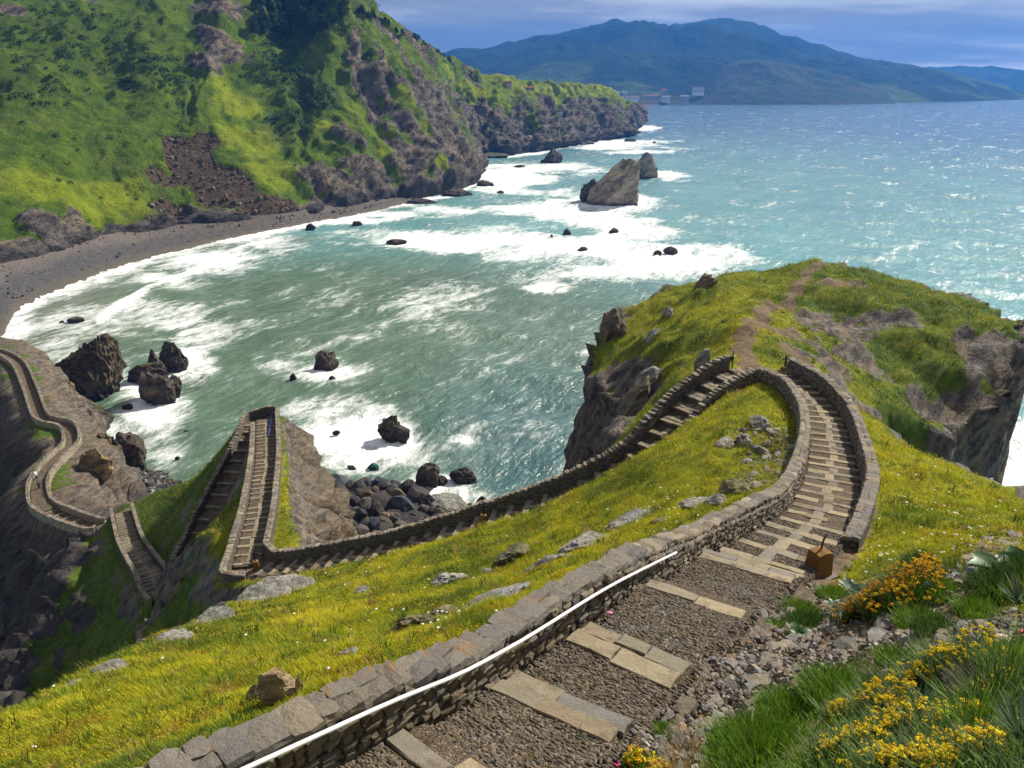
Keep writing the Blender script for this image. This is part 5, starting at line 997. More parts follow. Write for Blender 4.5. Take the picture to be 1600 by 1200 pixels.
# ------------------------------------------------------------------ ruined dry-stone ledges on the near right bank
def ruin(label, line, nbig, seed, spread, smin, smax):
    r = np.random.RandomState(seed); pts = np.array([ground(*q) for q in line]); q, s = resample(pts, 0.1); root = thing('ruined_wall', label, 'wall', pts[0]); t = tangents2(q); n = np.stack([-t[:, 1], t[:, 0]], 1)
    for i in range(nbig):
        k = r.randint(len(q)); xy = q[k, :2] + n[k] * r.normal(0, spread); z_ = hgt(xy[None])[0]; sz = smin + (smax - smin) * r.rand() ** 1.8; sc_3 = (sz * r.uniform(0.9, 1.7), sz * r.uniform(0.7, 1.2), sz * r.uniform(0.5, 0.9))
        put('stone', GREY_ME[r.randint(len(GREY_ME))], None, root, loc=(xy[0] - pts[0][0], xy[1] - pts[0][1], z_ + sc_3[2] * 0.08 - pts[0][2]), rot=(r.normal(0, 0.25), r.normal(0, 0.25), math.atan2(t[k, 1], t[k, 0]) + r.normal(0, 0.4)), scale=sc_3)
    sp2 = Soup()
    for i in range(nbig * 14):
        k = r.randint(len(q)); xy = q[k, :2] + n[k] * r.normal(0, spread * 1.6); z_ = hgt(xy[None])[0]; sz = r.uniform(0.03, 0.10); Vq, Fq = STONES[r.randint(len(STONES))]
        sp2.add((Vq * sz * r.uniform(0.6, 1.5, 3)) @ rand_rot(r).T + np.array([*xy, z_ + sz * 0.2]) - pts[0], QT(Fq), np.array([(0.13, 0.105, 0.08), (0.2, 0.19, 0.18), (0.25, 0.22, 0.18), (0.10, 0.08, 0.065)][r.randint(4)]) * r.uniform(0.7, 1.4))
    put('small_stones', sp2.mesh('small_stones'), MAT_STUFFSTONE, root, kind='stuff')
ruin('lowest tumbled stone ledge edging the near cobbled steps', [(1000, 1195), (1050, 1120), (1120, 1060), (1185, 1000), (1240, 940), (1275, 915)], 120, 41, 0.22, 0.09, 0.30)
ruin('middle course of grey tumbled stones on the right bank', [(1060, 1190), (1110, 1120), (1190, 1055), (1290, 985), (1360, 940), (1430, 890)], 150, 42, 0.18, 0.09, 0.30)
ruin('upper course of grey tumbled stones under the yellow shrubs', [(1110, 1170), (1190, 1095), (1300, 1030), (1380, 985), (1450, 930), (1530, 870), (1590, 835)], 150, 43, 0.20, 0.09, 0.32)
ruin('scattered stones on bare soil near the right edge', [(1400, 1010), (1480, 985), (1540, 990), (1600, 1000)], 50, 44, 0.35, 0.07, 0.26)
ruin('pile of grey rubble against the inner face of the bend wall', [(1192, 660), (1208, 690), (1212, 720), (1195, 745), (1178, 765)], 90, 45, 0.55, 0.16, 0.5)
put('round_stone', mesh_np('round_stone', *rock_shape(300, 3, 0, 0.04, 0.0), True), simple_mat('pale_porous_stone', (0.50, 0.44, 0.33), 0.95, 0.1, 0, 0.4, 20.0), loc=Vector(ground(1564, 1010)) + Vector((0, 0, 0.06)), scale=(0.105, 0.10, 0.085), label='round pale porous stone lying on soil at the right edge', category='stone')
for nm, lab, u, v_, c_ in [('plastic_scrap', 'bright blue scrap lying on the soil at right', 1540, 984, (0.03, 0.30, 0.62)), ('red_petal', 'red petal beside the blue scrap', 1522, 992, (0.6, 0.03, 0.03)), ('red_petal', 'orange-red petal on the stones of the middle bank', 1393, 981, (0.7, 0.12, 0.02)), ('red_petal', 'red petal at the very right edge', 1596, 993, (0.55, 0.03, 0.04)), ('red_petal', 'orange petal low on the tumbled stones', 1167, 1062, (0.65, 0.12, 0.02)), ('shell', 'white shell on the cobbles beside the railed wall', 622, 1156, (0.8, 0.8, 0.78)), ('pink_petal', 'pink petal on the cobbles near the white shell', 594, 1168, (0.65, 0.15, 0.35)), ('pink_petal', 'pink petal in the middle of the cobbles', 952, 972, (0.7, 0.2, 0.45))]:
    c_o = ground(u, v_); Vq, Fq = rock_shape(hash(lab) % 97 if False else int(u), 2, 5, 0.2, 0.0)
    put(nm, mesh_np(nm, Vq, Fq, True), simple_mat(nm + '_colour', c_, 0.6, 0.3), loc=(c_o[0], c_o[1], c_o[2] + 0.05 + (0.14 if u < 1000 else 0)), scale=(0.055, 0.035, 0.02) if nm != 'shell' else (0.05, 0.05, 0.04), label=lab, category='litter' if 'scrap' in nm else nm.replace('_', ' '))

# ------------------------------------------------------------------ meadow grass and wild flowers
def grid_val(arr, xy):
    i = np.clip(np.searchsorted(GX, xy[:, 0]) - 1, 0, len(GX) - 1); j = np.clip(np.searchsorted(GY, xy[:, 1]) - 1, 0, len(GY) - 1); return arr.reshape(XX.shape)[j, i]
def meadow_points(r, n, r0, r1, a0=-47, a1=41):
    rr = r0 * (r1 / r0) ** r.rand(n); a = np.radians(r.uniform(a0, a1, n)); xy = np.c_[rr * np.sin(a), rr * np.cos(a)]
    nz = 0.35 * fbm(np.c_[xy * 0.9, np.zeros(n)], 3)
    ok = (grid_val(ROCK, xy) + nz < 0.45) & (grid_val(EARTH, xy) + nz < 0.45) & (grid_val(PD - PH, xy) > 0.52) & (grid_val(ZL, xy) > 7) & (grid_val(SLOPE, xy) < 2.2)
    xy = xy[ok]; return np.c_[xy, hgt(xy)], rr[ok]
def grass():
    r = np.random.RandomState(77); p, rr = meadow_points(r, 760000, 7, 118); n = len(p); lsh_ = grid_val(lush, p[:, :2]) if len(lush) == len(XY) else np.zeros(n)
    n1 = fbm(np.c_[p[:, :2] * 0.22, np.zeros(n)], 4); n2 = fbm(np.c_[p[:, :2] * 1.3, np.ones(n)], 3)
    clump = np.clip(fbm(np.c_[p[:, :2] * 0.8 + 31, np.zeros(n)], 3), 0, 1.2); h = (0.05 + 0.055 * r.rand(n)) * (rr / 9) ** 0.55 * (1 + 0.4 * n2 + 1.3 * clump); w = 0.011 * (rr / 9) ** 0.72; a = r.rand(n) * 6.283; lean = 0.35 + 0.7 * r.rand(n); wind = np.array([-0.75, -0.3])
    tip = np.c_[h[:, None] * (lean[:, None] * np.c_[np.cos(a + 1.2), np.sin(a + 1.2)] * 0.6 + wind * 0.55), h]
    d = np.c_[np.cos(a), np.sin(a), np.zeros(n)] * (w / 2)[:, None]; base = p - (0, 0, 0.01)
    Vq = np.stack([base - d, base + d, base + tip], 1).reshape(-1, 3); T = np.arange(3 * n).reshape(-1, 3)
    g0 = np.array([0.095, 0.165, 0.010]); g1 = np.array([0.36, 0.40, 0.010]); g2 = np.array([0.64, 0.59, 0.016]); g3 = np.array([0.42, 0.27, 0.04])
    k = np.clip(0.56 + 0.55 * n1 + 0.30 * n2 - 0.35 * clump - 0.50 * lsh_ + r.normal(0, 0.13, n), 0, 1)[:, None]; C = np.where(k < 0.5, g0 + (g1 - g0) * k * 2, g1 + (g2 - g1) * (k - 0.5) * 2)
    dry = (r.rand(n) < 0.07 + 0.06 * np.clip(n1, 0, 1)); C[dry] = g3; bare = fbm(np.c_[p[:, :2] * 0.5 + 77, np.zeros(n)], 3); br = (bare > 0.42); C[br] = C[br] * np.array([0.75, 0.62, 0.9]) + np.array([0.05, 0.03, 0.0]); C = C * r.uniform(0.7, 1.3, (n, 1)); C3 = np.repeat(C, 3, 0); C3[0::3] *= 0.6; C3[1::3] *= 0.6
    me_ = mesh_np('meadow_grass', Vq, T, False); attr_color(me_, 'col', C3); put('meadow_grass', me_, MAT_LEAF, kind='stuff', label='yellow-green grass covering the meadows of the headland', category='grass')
    # yellow flowers, thick in drifts
    p, rr = meadow_points(r, 120000, 8, 75); n1 = fbm(np.c_[p[:, :2] * 0.35 + 9, np.zeros(len(p))], 3) + 0.5 * fbm(np.c_[p[:, :2] * 2.2, np.zeros(len(p))], 2); k = r.rand(len(p)) < np.clip(0.16 + 0.65 * n1, 0.01, 0.85); p = p[k]; rr = rr[k]; n = len(p)
    sz = 0.0085 * (rr / 10) ** 0.85 * r.uniform(0.7, 1.5, n); p[:, 2] += (0.06 + 0.05 * r.rand(n)) * (rr / 9) ** 0.5; Ms = np.zeros((n, 3, 3)); Ms[:, 0, 0] = Ms[:, 1, 1] = sz; Ms[:, 2, 2] = sz * 0.6
    C = np.array([(0.66, 0.47, 0.010), (0.72, 0.55, 0.015), (0.60, 0.36, 0.01)])[r.randint(0, 3, n)]; Vq, T, C_ = many(OCT_V, OCT_F, Ms, p, C); me_ = mesh_np('yellow_wildflowers', Vq, T, False); attr_color(me_, 'col', C_)
    put('yellow_wildflowers', me_, MAT_PETAL, kind='stuff', label='tiny yellow flowers sprinkled through the meadow grass', category='flowers')
    # white umbels
    p, rr = meadow_points(r, 30000, 10, 60); px = pix(p); dens = 0.02 + 0 * rr
    for u, v_, rad_, w_ in [(1360, 860, 70, 0.9), (1480, 840, 90, 0.5), (1420, 770, 90, 0.25), (1130, 640, 50, 0.5), (1090, 690, 50, 0.3), (690, 975, 60, 0.15), (700, 1000, 40, 0.12), (1040, 800, 60, 0.35), (660, 845, 60, 0.25), (960, 810, 60, 0.2), (800, 830, 80, 0.12), (520, 870, 80, 0.3)]:
        dens = np.maximum(dens, w_ * np.exp(-((px[:, 0] - u) ** 2 + ((px[:, 1] - v_) * 1.6) ** 2) / rad_ ** 2))
    k = r.rand(len(p)) < dens * 0.2; p = p[k]; rr = rr[k]; n = len(p); sz = 0.028 * (rr / 14) ** 0.5 * r.uniform(0.7, 1.5, n); p[:, 2] += 0.16 + 0.1 * r.rand(n); Ms = np.zeros((n, 3, 3)); Ms[:, 0, 0] = Ms[:, 1, 1] = sz; Ms[:, 2, 2] = sz * 0.45
    Vq, T, C_ = many(OCT_V, OCT_F, Ms, p, np.tile([(0.80, 0.80, 0.70)], (n, 1))); me_ = mesh_np('white_wildflowers', Vq, T, False); attr_color(me_, 'col', C_)
    put('white_wildflowers', me_, MAT_PETAL, kind='stuff', label='white flower heads scattered in the meadow', category='flowers')
def weeds():
    r = np.random.RandomState(45); p, rr = meadow_points(r, 1500, 8, 85); parts = []
    for q, d in zip(p, rr):
        kind = r.rand(); s = (0.10 + 0.12 * r.rand()) * (d / 14) ** 0.45; cols = DEEP if kind < 0.45 else FRESH if kind < 0.75 else STRAW if kind < 0.9 else [(0.20, 0.13, 0.06)]
        v_, t_q, c_ = blades(r, 26, s * 0.8, s * 0.5, s * 1.4, 0.012 * (d / 10) ** 0.6, 0.6, cols); parts.append((v_ + q, t_q, c_))
    soup_put('meadow_weeds', parts, MAT_LEAF, None, kind='stuff', label='taller weeds and grass tufts dotted over the meadow', category='grass')
lush = lush_islet; ROCK, EARTH = ROCK_I, EARTH_I
grass()

# ------------------------------------------------------------------ foreground plants
def blades(r, n, spread, hmin, hmax, wid, lean, cols, curve=0.5):
    """arching leaf blades of three faces each, around the origin"""
    a = r.rand(n) * 6.283; q = np.sqrt(r.rand(n)) * spread; base = np.c_[q * np.cos(r_ := r.rand(n) * 6.283), q * np.sin(r_), np.zeros(n) - 0.02]; h = r.uniform(hmin, hmax, n); ln = lean * r.uniform(0.2, 1.0, n) + 0.6 * lean * q / max(spread, 1e-3)
    dirv_ = np.c_[np.cos(r_ + r.normal(0, 0.7, n)), np.sin(r_ + r.normal(0, 0.7, n)), np.zeros(n)]; side = np.c_[-dirv_[:, 1], dirv_[:, 0], np.zeros(n)] * (wid * r.uniform(0.7, 1.3, n))[:, None] / 2
    up = np.array([0, 0, 1.0]); m = base + dirv_ * (h * ln * 0.35)[:, None] + up * (h * 0.6)[:, None]; tp = base + dirv_ * (h * ln * (0.35 + curve))[:, None] + up * (h * (1 - 0.28 * ln * curve))[:, None]
    Vq = np.stack([base - side, base + side, m - side * 0.8, m + side * 0.8, tp], 1).reshape(-1, 3); o = (np.arange(n) * 5)[:, None, None]
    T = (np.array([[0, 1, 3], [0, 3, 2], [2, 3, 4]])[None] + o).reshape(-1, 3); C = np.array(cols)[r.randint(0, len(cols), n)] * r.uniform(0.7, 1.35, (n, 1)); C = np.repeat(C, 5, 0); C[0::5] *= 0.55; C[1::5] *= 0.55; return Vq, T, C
def soup_put(name, parts, mat, parent, **kw):
    o = 0; Vs = []; Ts = []; Cs = []
    for v_, t_q, c_ in parts: Vs.append(v_); Ts.append(t_q + o); Cs.append(c_); o += len(v_)
    me_ = mesh_np(name, np.concatenate(Vs), np.concatenate(Ts), False); attr_color(me_, 'col', np.concatenate(Cs)); return put(name, me_, mat, parent, **kw)
GREYGREEN = [(0.12, 0.18, 0.06), (0.16, 0.21, 0.08), (0.09, 0.15, 0.04)]; FRESH = [(0.11, 0.21, 0.012), (0.16, 0.27, 0.015), (0.075, 0.16, 0.012)]; DEEP = [(0.035, 0.08, 0.012), (0.05, 0.11, 0.015), (0.07, 0.13, 0.02)]; STRAW = [(0.40, 0.27, 0.10), (0.34, 0.23, 0.09)]
YEL = [(0.85, 0.66, 0.015), (0.90, 0.74, 0.03), (0.80, 0.56, 0.01)]; ORA = [(0.70, 0.36, 0.010), (0.60, 0.28, 0.012), (0.80, 0.48, 0.012)]
def flower_heads(r, n, spread, height, dome, size, cols, k=8):
    pos = []; C = []; S = []; stems = []
    for _ in range(n):
        a = r.rand() * 6.283; q = math.sqrt(r.rand()) * spread; z_ = height * (1 - dome * (q / spread) ** 2) * r.uniform(0.85, 1.15); c0 = np.array([q * math.cos(a), q * math.sin(a), z_]); col_ = np.array(cols[r.randint(len(cols))]) * r.uniform(0.8, 1.15); stems.append(c0)
        for _ in range(k): b = r.rand() * 6.283; w = math.sqrt(r.rand()) * size * 1.25; pos.append(c0 + (w * math.cos(b), w * math.sin(b), r.normal(0, 0.18) * size)); C.append(col_ * r.uniform(0.8, 1.2)); S.append(size * r.uniform(0.32, 0.52))
    pos = np.array(pos); S = np.array(S); Ms = np.eye(3)[None] * S[:, None, None]; v0, f0 = ico(1); Vq, T, C_ = many(v0, f0, Ms, pos, np.array(C)); return (Vq, T, C_), np.array(stems)
def stem_tris(stems, r, col_, w=0.004):
    n = len(stems); base = stems * np.array([0.45, 0.45, 0]); d = np.c_[r.normal(size=(n, 2)), np.zeros(n)]; d = d / np.linalg.norm(d, axis=1)[:, None] * w; Vq = np.stack([base - d, base + d, stems + d * 0.6, stems - d * 0.6], 1).reshape(-1, 3); T = (np.array([[0, 1, 2], [0, 2, 3]])[None] + (np.arange(n) * 4)[:, None, None]).reshape(-1, 3); return Vq, T, np.tile(col_, (4 * n, 1))
def shrub(label, u, v_, spread, height, nfl, size, seed, cols=YEL, nleaf=900, leaf=GREYGREEN):
    r = np.random.RandomState(seed); root = thing('flowering_shrub', label, 'shrub', ground(u, v_), 'yellow flowering shrubs'); parts = []; fls = []; c0 = np.array(root.location)
    for j in range(7):
        a = r.rand() * 6.283; q = spread * (0.75 * math.sqrt(r.rand()) if j else 0); o = np.array([q * math.cos(a), q * math.sin(a), 0]); o[2] = hgt([c0[:2] + o[:2]])[0] - c0[2]; sp_j = spread * r.uniform(0.3, 0.6); h_j = height * r.uniform(0.55, 1.15)
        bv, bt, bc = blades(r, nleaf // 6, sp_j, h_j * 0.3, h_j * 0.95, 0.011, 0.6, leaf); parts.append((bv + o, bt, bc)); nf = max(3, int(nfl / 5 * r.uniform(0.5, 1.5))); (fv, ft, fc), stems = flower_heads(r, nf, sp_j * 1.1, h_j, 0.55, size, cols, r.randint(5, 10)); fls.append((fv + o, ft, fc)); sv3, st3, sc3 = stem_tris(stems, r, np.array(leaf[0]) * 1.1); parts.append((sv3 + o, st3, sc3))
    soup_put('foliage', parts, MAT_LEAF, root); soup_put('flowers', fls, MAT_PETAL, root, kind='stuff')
shrub('rounded shrub thick with orange-yellow flowers beside the marker block', 1395, 945, 0.85, 0.75, 420, 0.030, 1, ORA + YEL[2:], 2600, DEEP)
shrub('orange-flowered shrub spilling left of the rounded one', 1345, 968, 0.45, 0.5, 130, 0.028, 2, ORA, 900, DEEP)
shrub('bright yellow flower clump below the round pale stone', 1475, 1060, 0.40, 0.46, 130, 0.020, 3, YEL, 1500)
shrub('amber flower clump in the middle of the lower right corner', 1375, 1120, 0.30, 0.42, 90, 0.020, 4, ORA[2:] + YEL, 1200)
shrub('tall yellow flower heads by the grey-green rosette', 1425, 1150, 0.24, 0.34, 42, 0.021, 5, YEL, 700)
shrub('yellow clump at the bottom edge right of the green tussocks', 1320, 1190, 0.26, 0.30, 90, 0.018, 6, YEL, 900)
shrub('dense amber clump at the bottom edge', 1420, 1212, 0.26, 0.26, 120, 0.017, 7, ORA[2:] + YEL, 900)
shrub('small yellow bush at the bottom edge beside the cobbled steps', 1012, 1205, 0.26, 0.26, 90, 0.020, 8, ORA + YEL, 800, FRESH)
shrub('thin amber clump in the bottom right among long grass', 1500, 1195, 0.24, 0.28, 90, 0.016, 9, ORA[2:] + YEL, 700)
shrub('yellow patch along the path edge right of the marker block', 1560, 1170, 0.18, 0.20, 14, 0.014, 10, YEL, 400)
for i_, (lab, u, v_, sp_, h_, nf_) in enumerate([('yellow clump between the bright tussocks and the amber clump', 1318, 1125, 0.24, 0.30, 60), ('lemon-yellow clump left of the spiky rosette', 1385, 1165, 0.24, 0.28, 70), ('yellow heads on the crest under the tumbled stones', 1425, 1080, 0.28, 0.34, 60), ('low yellow clump in the very bottom middle of the bank', 1365, 1205, 0.22, 0.22, 70), ('yellow clump right of the spiky rosette', 1490, 1140, 0.24, 0.28, 60), ('small yellow clump behind the long dark grass', 1545, 1095, 0.24, 0.30, 40), ('yellow tips at the bottom edge near the corner', 1465, 1208, 0.20, 0.2, 60)]): shrub(lab, u, v_, sp_, h_, nf_, 0.018, 60 + i_, YEL, 800)
def ground_cover():
    r = np.random.RandomState(91); parts = []; fl = []
    for i in range(2600):
        u = r.uniform(1090, 1640); v_ = r.uniform(1010, 1240)
        if v_ < 1190 - (u - 1090) * 0.62: continue
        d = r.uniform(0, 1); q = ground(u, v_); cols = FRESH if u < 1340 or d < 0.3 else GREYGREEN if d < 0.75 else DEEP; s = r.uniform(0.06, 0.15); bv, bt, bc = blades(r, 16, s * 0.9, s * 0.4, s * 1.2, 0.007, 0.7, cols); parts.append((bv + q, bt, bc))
    for i in range(4200):
        xy = np.array([r.uniform(1.5, 15), r.uniform(-4, 12)]); q = np.array([*xy, hgt([xy])[0]]); d = r.rand(); s = r.uniform(0.07, 0.2)
        if path_near(q[None, :2])[0][0] < 3.4 or (q[0] - 1.5) + q[1] > 16 or pix(q[None])[0][1] < 1200 - max(0, pix(q[None])[0][0] - 1090) * 0.55: continue
        bv, bt, bc = blades(r, 16, s * 0.9, s * 0.4, s * 1.2, 0.009, 0.7, FRESH if d < 0.5 else GREYGREEN if d < 0.8 else DEEP); parts.append((bv + q, bt, bc))
    soup_put('bank_greenery', parts, MAT_LEAF, None, kind='stuff', label='low green plants carpeting the near right bank', category='plants')
ground_cover()
def path_moss():
    r = np.random.RandomState(17); parts = []; rw = np.array(rows_near)
    for i in range(900):
        s_m = r.uniform(1.0, 22.0); k_m = r.uniform(-0.95, 1.0); q, t, n = leg_at('near', s_m); xy = q[:2] + n * k_m * q[3]; d_ = float(fbm(np.array([[xy[0] * 1.3, xy[1] * 1.3, 4.0]]), 3)[0]); gap = rw[min(np.searchsorted(rw, s_m), len(rw) - 1)] - s_m
        if d_ < 0.12 or 0 <= gap < (0.72 if s_m < rw[7] else 0.4): continue
        z_ = stair_z('near', rw, np.array([s_m]))[0]; bv, bt, bc = blades(r, 12, 0.05, 0.015, 0.05, 0.007, 0.9, FRESH + [(0.16, 0.17, 0.03)]); parts.append((bv + (xy[0], xy[1], z_ + 0.012), bt, bc))
    soup_put('path_moss', parts, MAT_LEAF, None, kind='stuff', label='moss and tiny grass growing between the cobbles', category='moss')
path_moss()
def tussock(label, u, v_, spread, h, n, seed, cols=FRESH, wid=0.010, lean=0.6, cat='grass tuft'):
    r = np.random.RandomState(seed); c = ground(u, v_); me_p = [blades(r, n, spread, h * 0.55, h * 1.15, wid, lean, cols)]; o = soup_put('grass_tussock', me_p, MAT_LEAF, None, loc=c, label=label, category=cat, group='tussocks on the near bank')
for i_, (lab, u, v_, sp, h, n, cols) in enumerate([('large bright green tussock at the bottom centre right', 1190, 1195, 0.50, 0.32, 3800, FRESH), ('bright tussock on the crest above the large one', 1240, 1130, 0.42, 0.30, 2600, FRESH), ('green tussock running up to the yellow shrubs', 1310, 1095, 0.42, 0.30, 2600, FRESH), ('dark green mat beside the middle stone course', 1262, 985, 0.50, 0.24, 1900, DEEP), ('fresh tussock under the orange-flowered shrub', 1250, 962, 0.40, 0.28, 1600, FRESH), ('little green tuft between tumbled stones', 1148, 1068, 0.14, 0.12, 500, FRESH), ('green tuft at the foot of the lowest ledge', 1040, 1150, 0.16, 0.2, 700, FRESH), ('leafy tuft right of the rounded shrub', 1440, 985, 0.40, 0.3, 1700, FRESH), ('small tuft on soil in the right bank', 1465, 995, 0.34, 0.22, 1200, DEEP), ('fresh tuft before the blue scrap', 1525, 965, 0.30, 0.30, 1500, FRESH), ('tuft by the purple flower', 1470, 930, 0.40, 0.26, 1400, FRESH), ('deep green bush in the bank near the flowery meadow', 1435, 890, 0.40, 0.42, 1800, DEEP), ('long dark grass at the right edge', 1575, 1110, 0.30, 0.40, 380, DEEP), ('long arching grass in the bottom right corner', 1540, 1150, 0.25, 0.36, 300, FRESH), ('grass behind the yellow clump at far right', 1590, 1060, 0.3, 0.40, 350, FRESH), ('tuft at the corner of the marker block', 1300, 935, 0.35, 0.26, 1300, FRESH), ('tuft beside the cobbled steps below the marker', 1215, 985, 0.25, 0.18, 800, FRESH), ('small green cushion on the path edge', 1130, 1015, 0.12, 0.08, 400, FRESH), ('low moss-green tuft on the cobbles', 1060, 1000, 0.10, 0.05, 300, FRESH), ('dark tuft under the broad-leaved plant', 1560, 930, 0.5, 0.35, 2200, DEEP), ('green fringe of plants at far right above the soil', 1600, 905, 0.4, 0.4, 1500, DEEP), ('straw-coloured grass leaning over the lowest ledge', 1090, 1190, 0.35, 0.30, 220, STRAW), ('straw stalks at the bottom beside the small yellow bush', 1060, 1215, 0.25, 0.26, 160, STRAW), ('tuft on the soil above the yellow clump', 1400, 1040, 0.22, 0.22, 900, FRESH), ('grey-brown dried twiggy clump in the yellow flowers', 1520, 1085, 0.22, 0.26, 900, [(0.10, 0.075, 0.075), (0.13, 0.10, 0.09)])]):
    tussock(lab, u, v_, sp, h * 0.8, n, 400 + i_, cols, 0.008 if v_ > 1050 else 0.012, 0.75 if 'long' in lab or 'straw' in lab else 0.5)
def leaf_mesh(L_, W_, fold=0.25, droop=0.5):
    n = 7; Vq = []
    for i in range(n):
        t_q = i / (n - 1); w = W_ / 2 * math.sin(math.pi * (0.08 + 0.90 * t_q)) ** 0.8; x = L_ * t_q; z_ = L_ * (0.55 * t_q - droop * t_q * t_q); Vq += [(x, -w, z_ + fold * w), (x, 0, z_), (x, w, z_ + fold * w)]
    fs = [(i * 3 + k, i * 3 + 3 + k, i * 3 + 4 + k, i * 3 + 1 + k) for i in range(n - 1) for k in range(2)]; me_ = bpy.data.meshes.new('leaf'); me_.from_pydata(Vq, [], fs); me_.update()
    for pl in me_.polygons: pl.use_smooth = True
    return me_
def leaf_mat(name, col_, tr=0.25):
    M = Mat(name, 0.45, 0.35); n = M.noise(M.pos(obj=True), 9.0, 4, 0.6); c = M.mix(n, tuple(x * 0.6 for x in col_), tuple(x * 1.4 for x in col_)); c = M.mix(M.math('MULTIPLY', M.rnd(), 0.5), c, tuple(x * 0.55 for x in col_)); M.color(c)
    t = M.N.new('ShaderNodeBsdfTranslucent'); M.L.new(c, t.inputs[0]); mx = M.N.new('ShaderNodeMixShader'); mx.inputs[0].default_value = tr; M.L.new(M.b.outputs[0], mx.inputs[1]); M.L.new(t.outputs[0], mx.inputs[2]); M.L.new(mx.outputs[0], M.N['Material Output'].inputs['Surface']); return M.m
BROAD = leaf_mesh(1.0, 0.62, 0.3, 0.55); BROAD.materials.append(leaf_mat('broad_green_leaf', (0.055, 0.13, 0.035))); PALE = leaf_mesh(1.0, 0.5, 0.3, 0.4); PALE.materials.append(leaf_mat('pale_grey_leaf', (0.16, 0.22, 0.15))); SPIKE = leaf_mesh(1.0, 0.075, 0.4, 0.25); SPIKE.materials.append(leaf_mat('spiky_grey_leaf', (0.12, 0.18, 0.09)))
def rosette(name, label, u, v_, n, size, mesh, seed, cat='plant', up=0.0, lift=0.02):
    r = np.random.RandomState(seed); c = ground(u, v_); root = thing(name, label, cat, (c[0], c[1], c[2] + lift), 'leafy plants on the near bank')
    for i in range(n): put('leaf', mesh, None, root, rot=(r.normal(0, 0.25), -up - r.uniform(-0.1, 0.6) * (i / n), i * 2.39996 + r.normal(0, 0.2)), scale=(size * r.uniform(0.7, 1.15),) * 3)
rosette('broad_leaved_plant', 'broad-leaved green plant in the right bank below the flowery meadow', 1560, 905, 18, 0.55, BROAD, 1, up=0.25)
rosette('broad_leaved_plant', 'second broad-leaved plant at the right edge', 1598, 895, 14, 0.5, BROAD, 2, up=0.3)
rosette('grey_leaved_plant', 'pale grey-leaved plant between marker block and rounded shrub', 1330, 925, 14, 0.34, PALE, 3, up=0.3)
rosette('grey_leaved_plant', 'small pale-leaved plant left of the orange-flowered shrub', 1302, 950, 9, 0.28, PALE, 4, up=0.2)
rosette('broad_leaved_plant', 'small glossy plant on the dark green mat', 1245, 1002, 7, 0.22, BROAD, 5, up=0.2, lift=0.18)
rosette('spiky_rosette', 'grey-green spiky rosette amid the yellow flowers', 1445, 1130, 60, 0.30, SPIKE, 6, up=0.55)
rosette('spiky_rosette', 'spiky rosette cut by the lower right edge', 1592, 1165, 50, 0.30, SPIKE, 7, up=0.45)
rosette('spiky_rosette', 'dark spiky rosette at the right edge under the broad leaves', 1588, 948, 46, 0.42, SPIKE, 8, up=0.45)
MAT_PURPLE = simple_mat('purple_petal', (0.33, 0.16, 0.62), 0.6)
def thrift(label, u, v_, s, col_mat_=MAT_PURPLE, seed=0, h=0.25):
    r = np.random.RandomState(seed); c = ground(u, v_); root = thing('flower', label, 'flower', c, 'single coloured flowers'); pyd('stem', *tube([(0, 0, -0.02), (0.01, 0, h * 0.5), (0, 0.01, h)], 0.005, 5), MAT_LEAF_PLAIN, root)
    Ms = []; off = []
    for i in range(26): n = r.normal(size=3); n /= np.linalg.norm(n); off.append(np.array([0, 0, h]) + n * s * (0.9, 0.9, 0.6)); Ms.append(np.eye(3) * s * 0.35)
    v0, f0 = ico(1); Vq, T, _ = many(v0, f0, np.array(Ms), np.array(off)); put('petals', mesh_np('petals', Vq, T, True), col_mat_, root)
MAT_LEAF_PLAIN = simple_mat('green_stem', (0.08, 0.14, 0.03), 0.7)
thrift('larger purple flower among the leaves of the right bank', 1512, 912, 0.075, seed=1); thrift('small purple flower right of the rounded shrub', 1445, 932, 0.045, seed=2)
thrift('magenta flower at the bottom edge beside the small yellow bush', 962, 1206, 0.04, simple_mat('magenta_petal', (0.55, 0.02, 0.28), 0.6), 3, 0.12)
thrift('single yellow flower on the bare soil of the right bank', 1492, 958, 0.04, simple_mat('yellow_petal', (0.8, 0.55, 0.02), 0.6), 4, 0.15)

weeds()
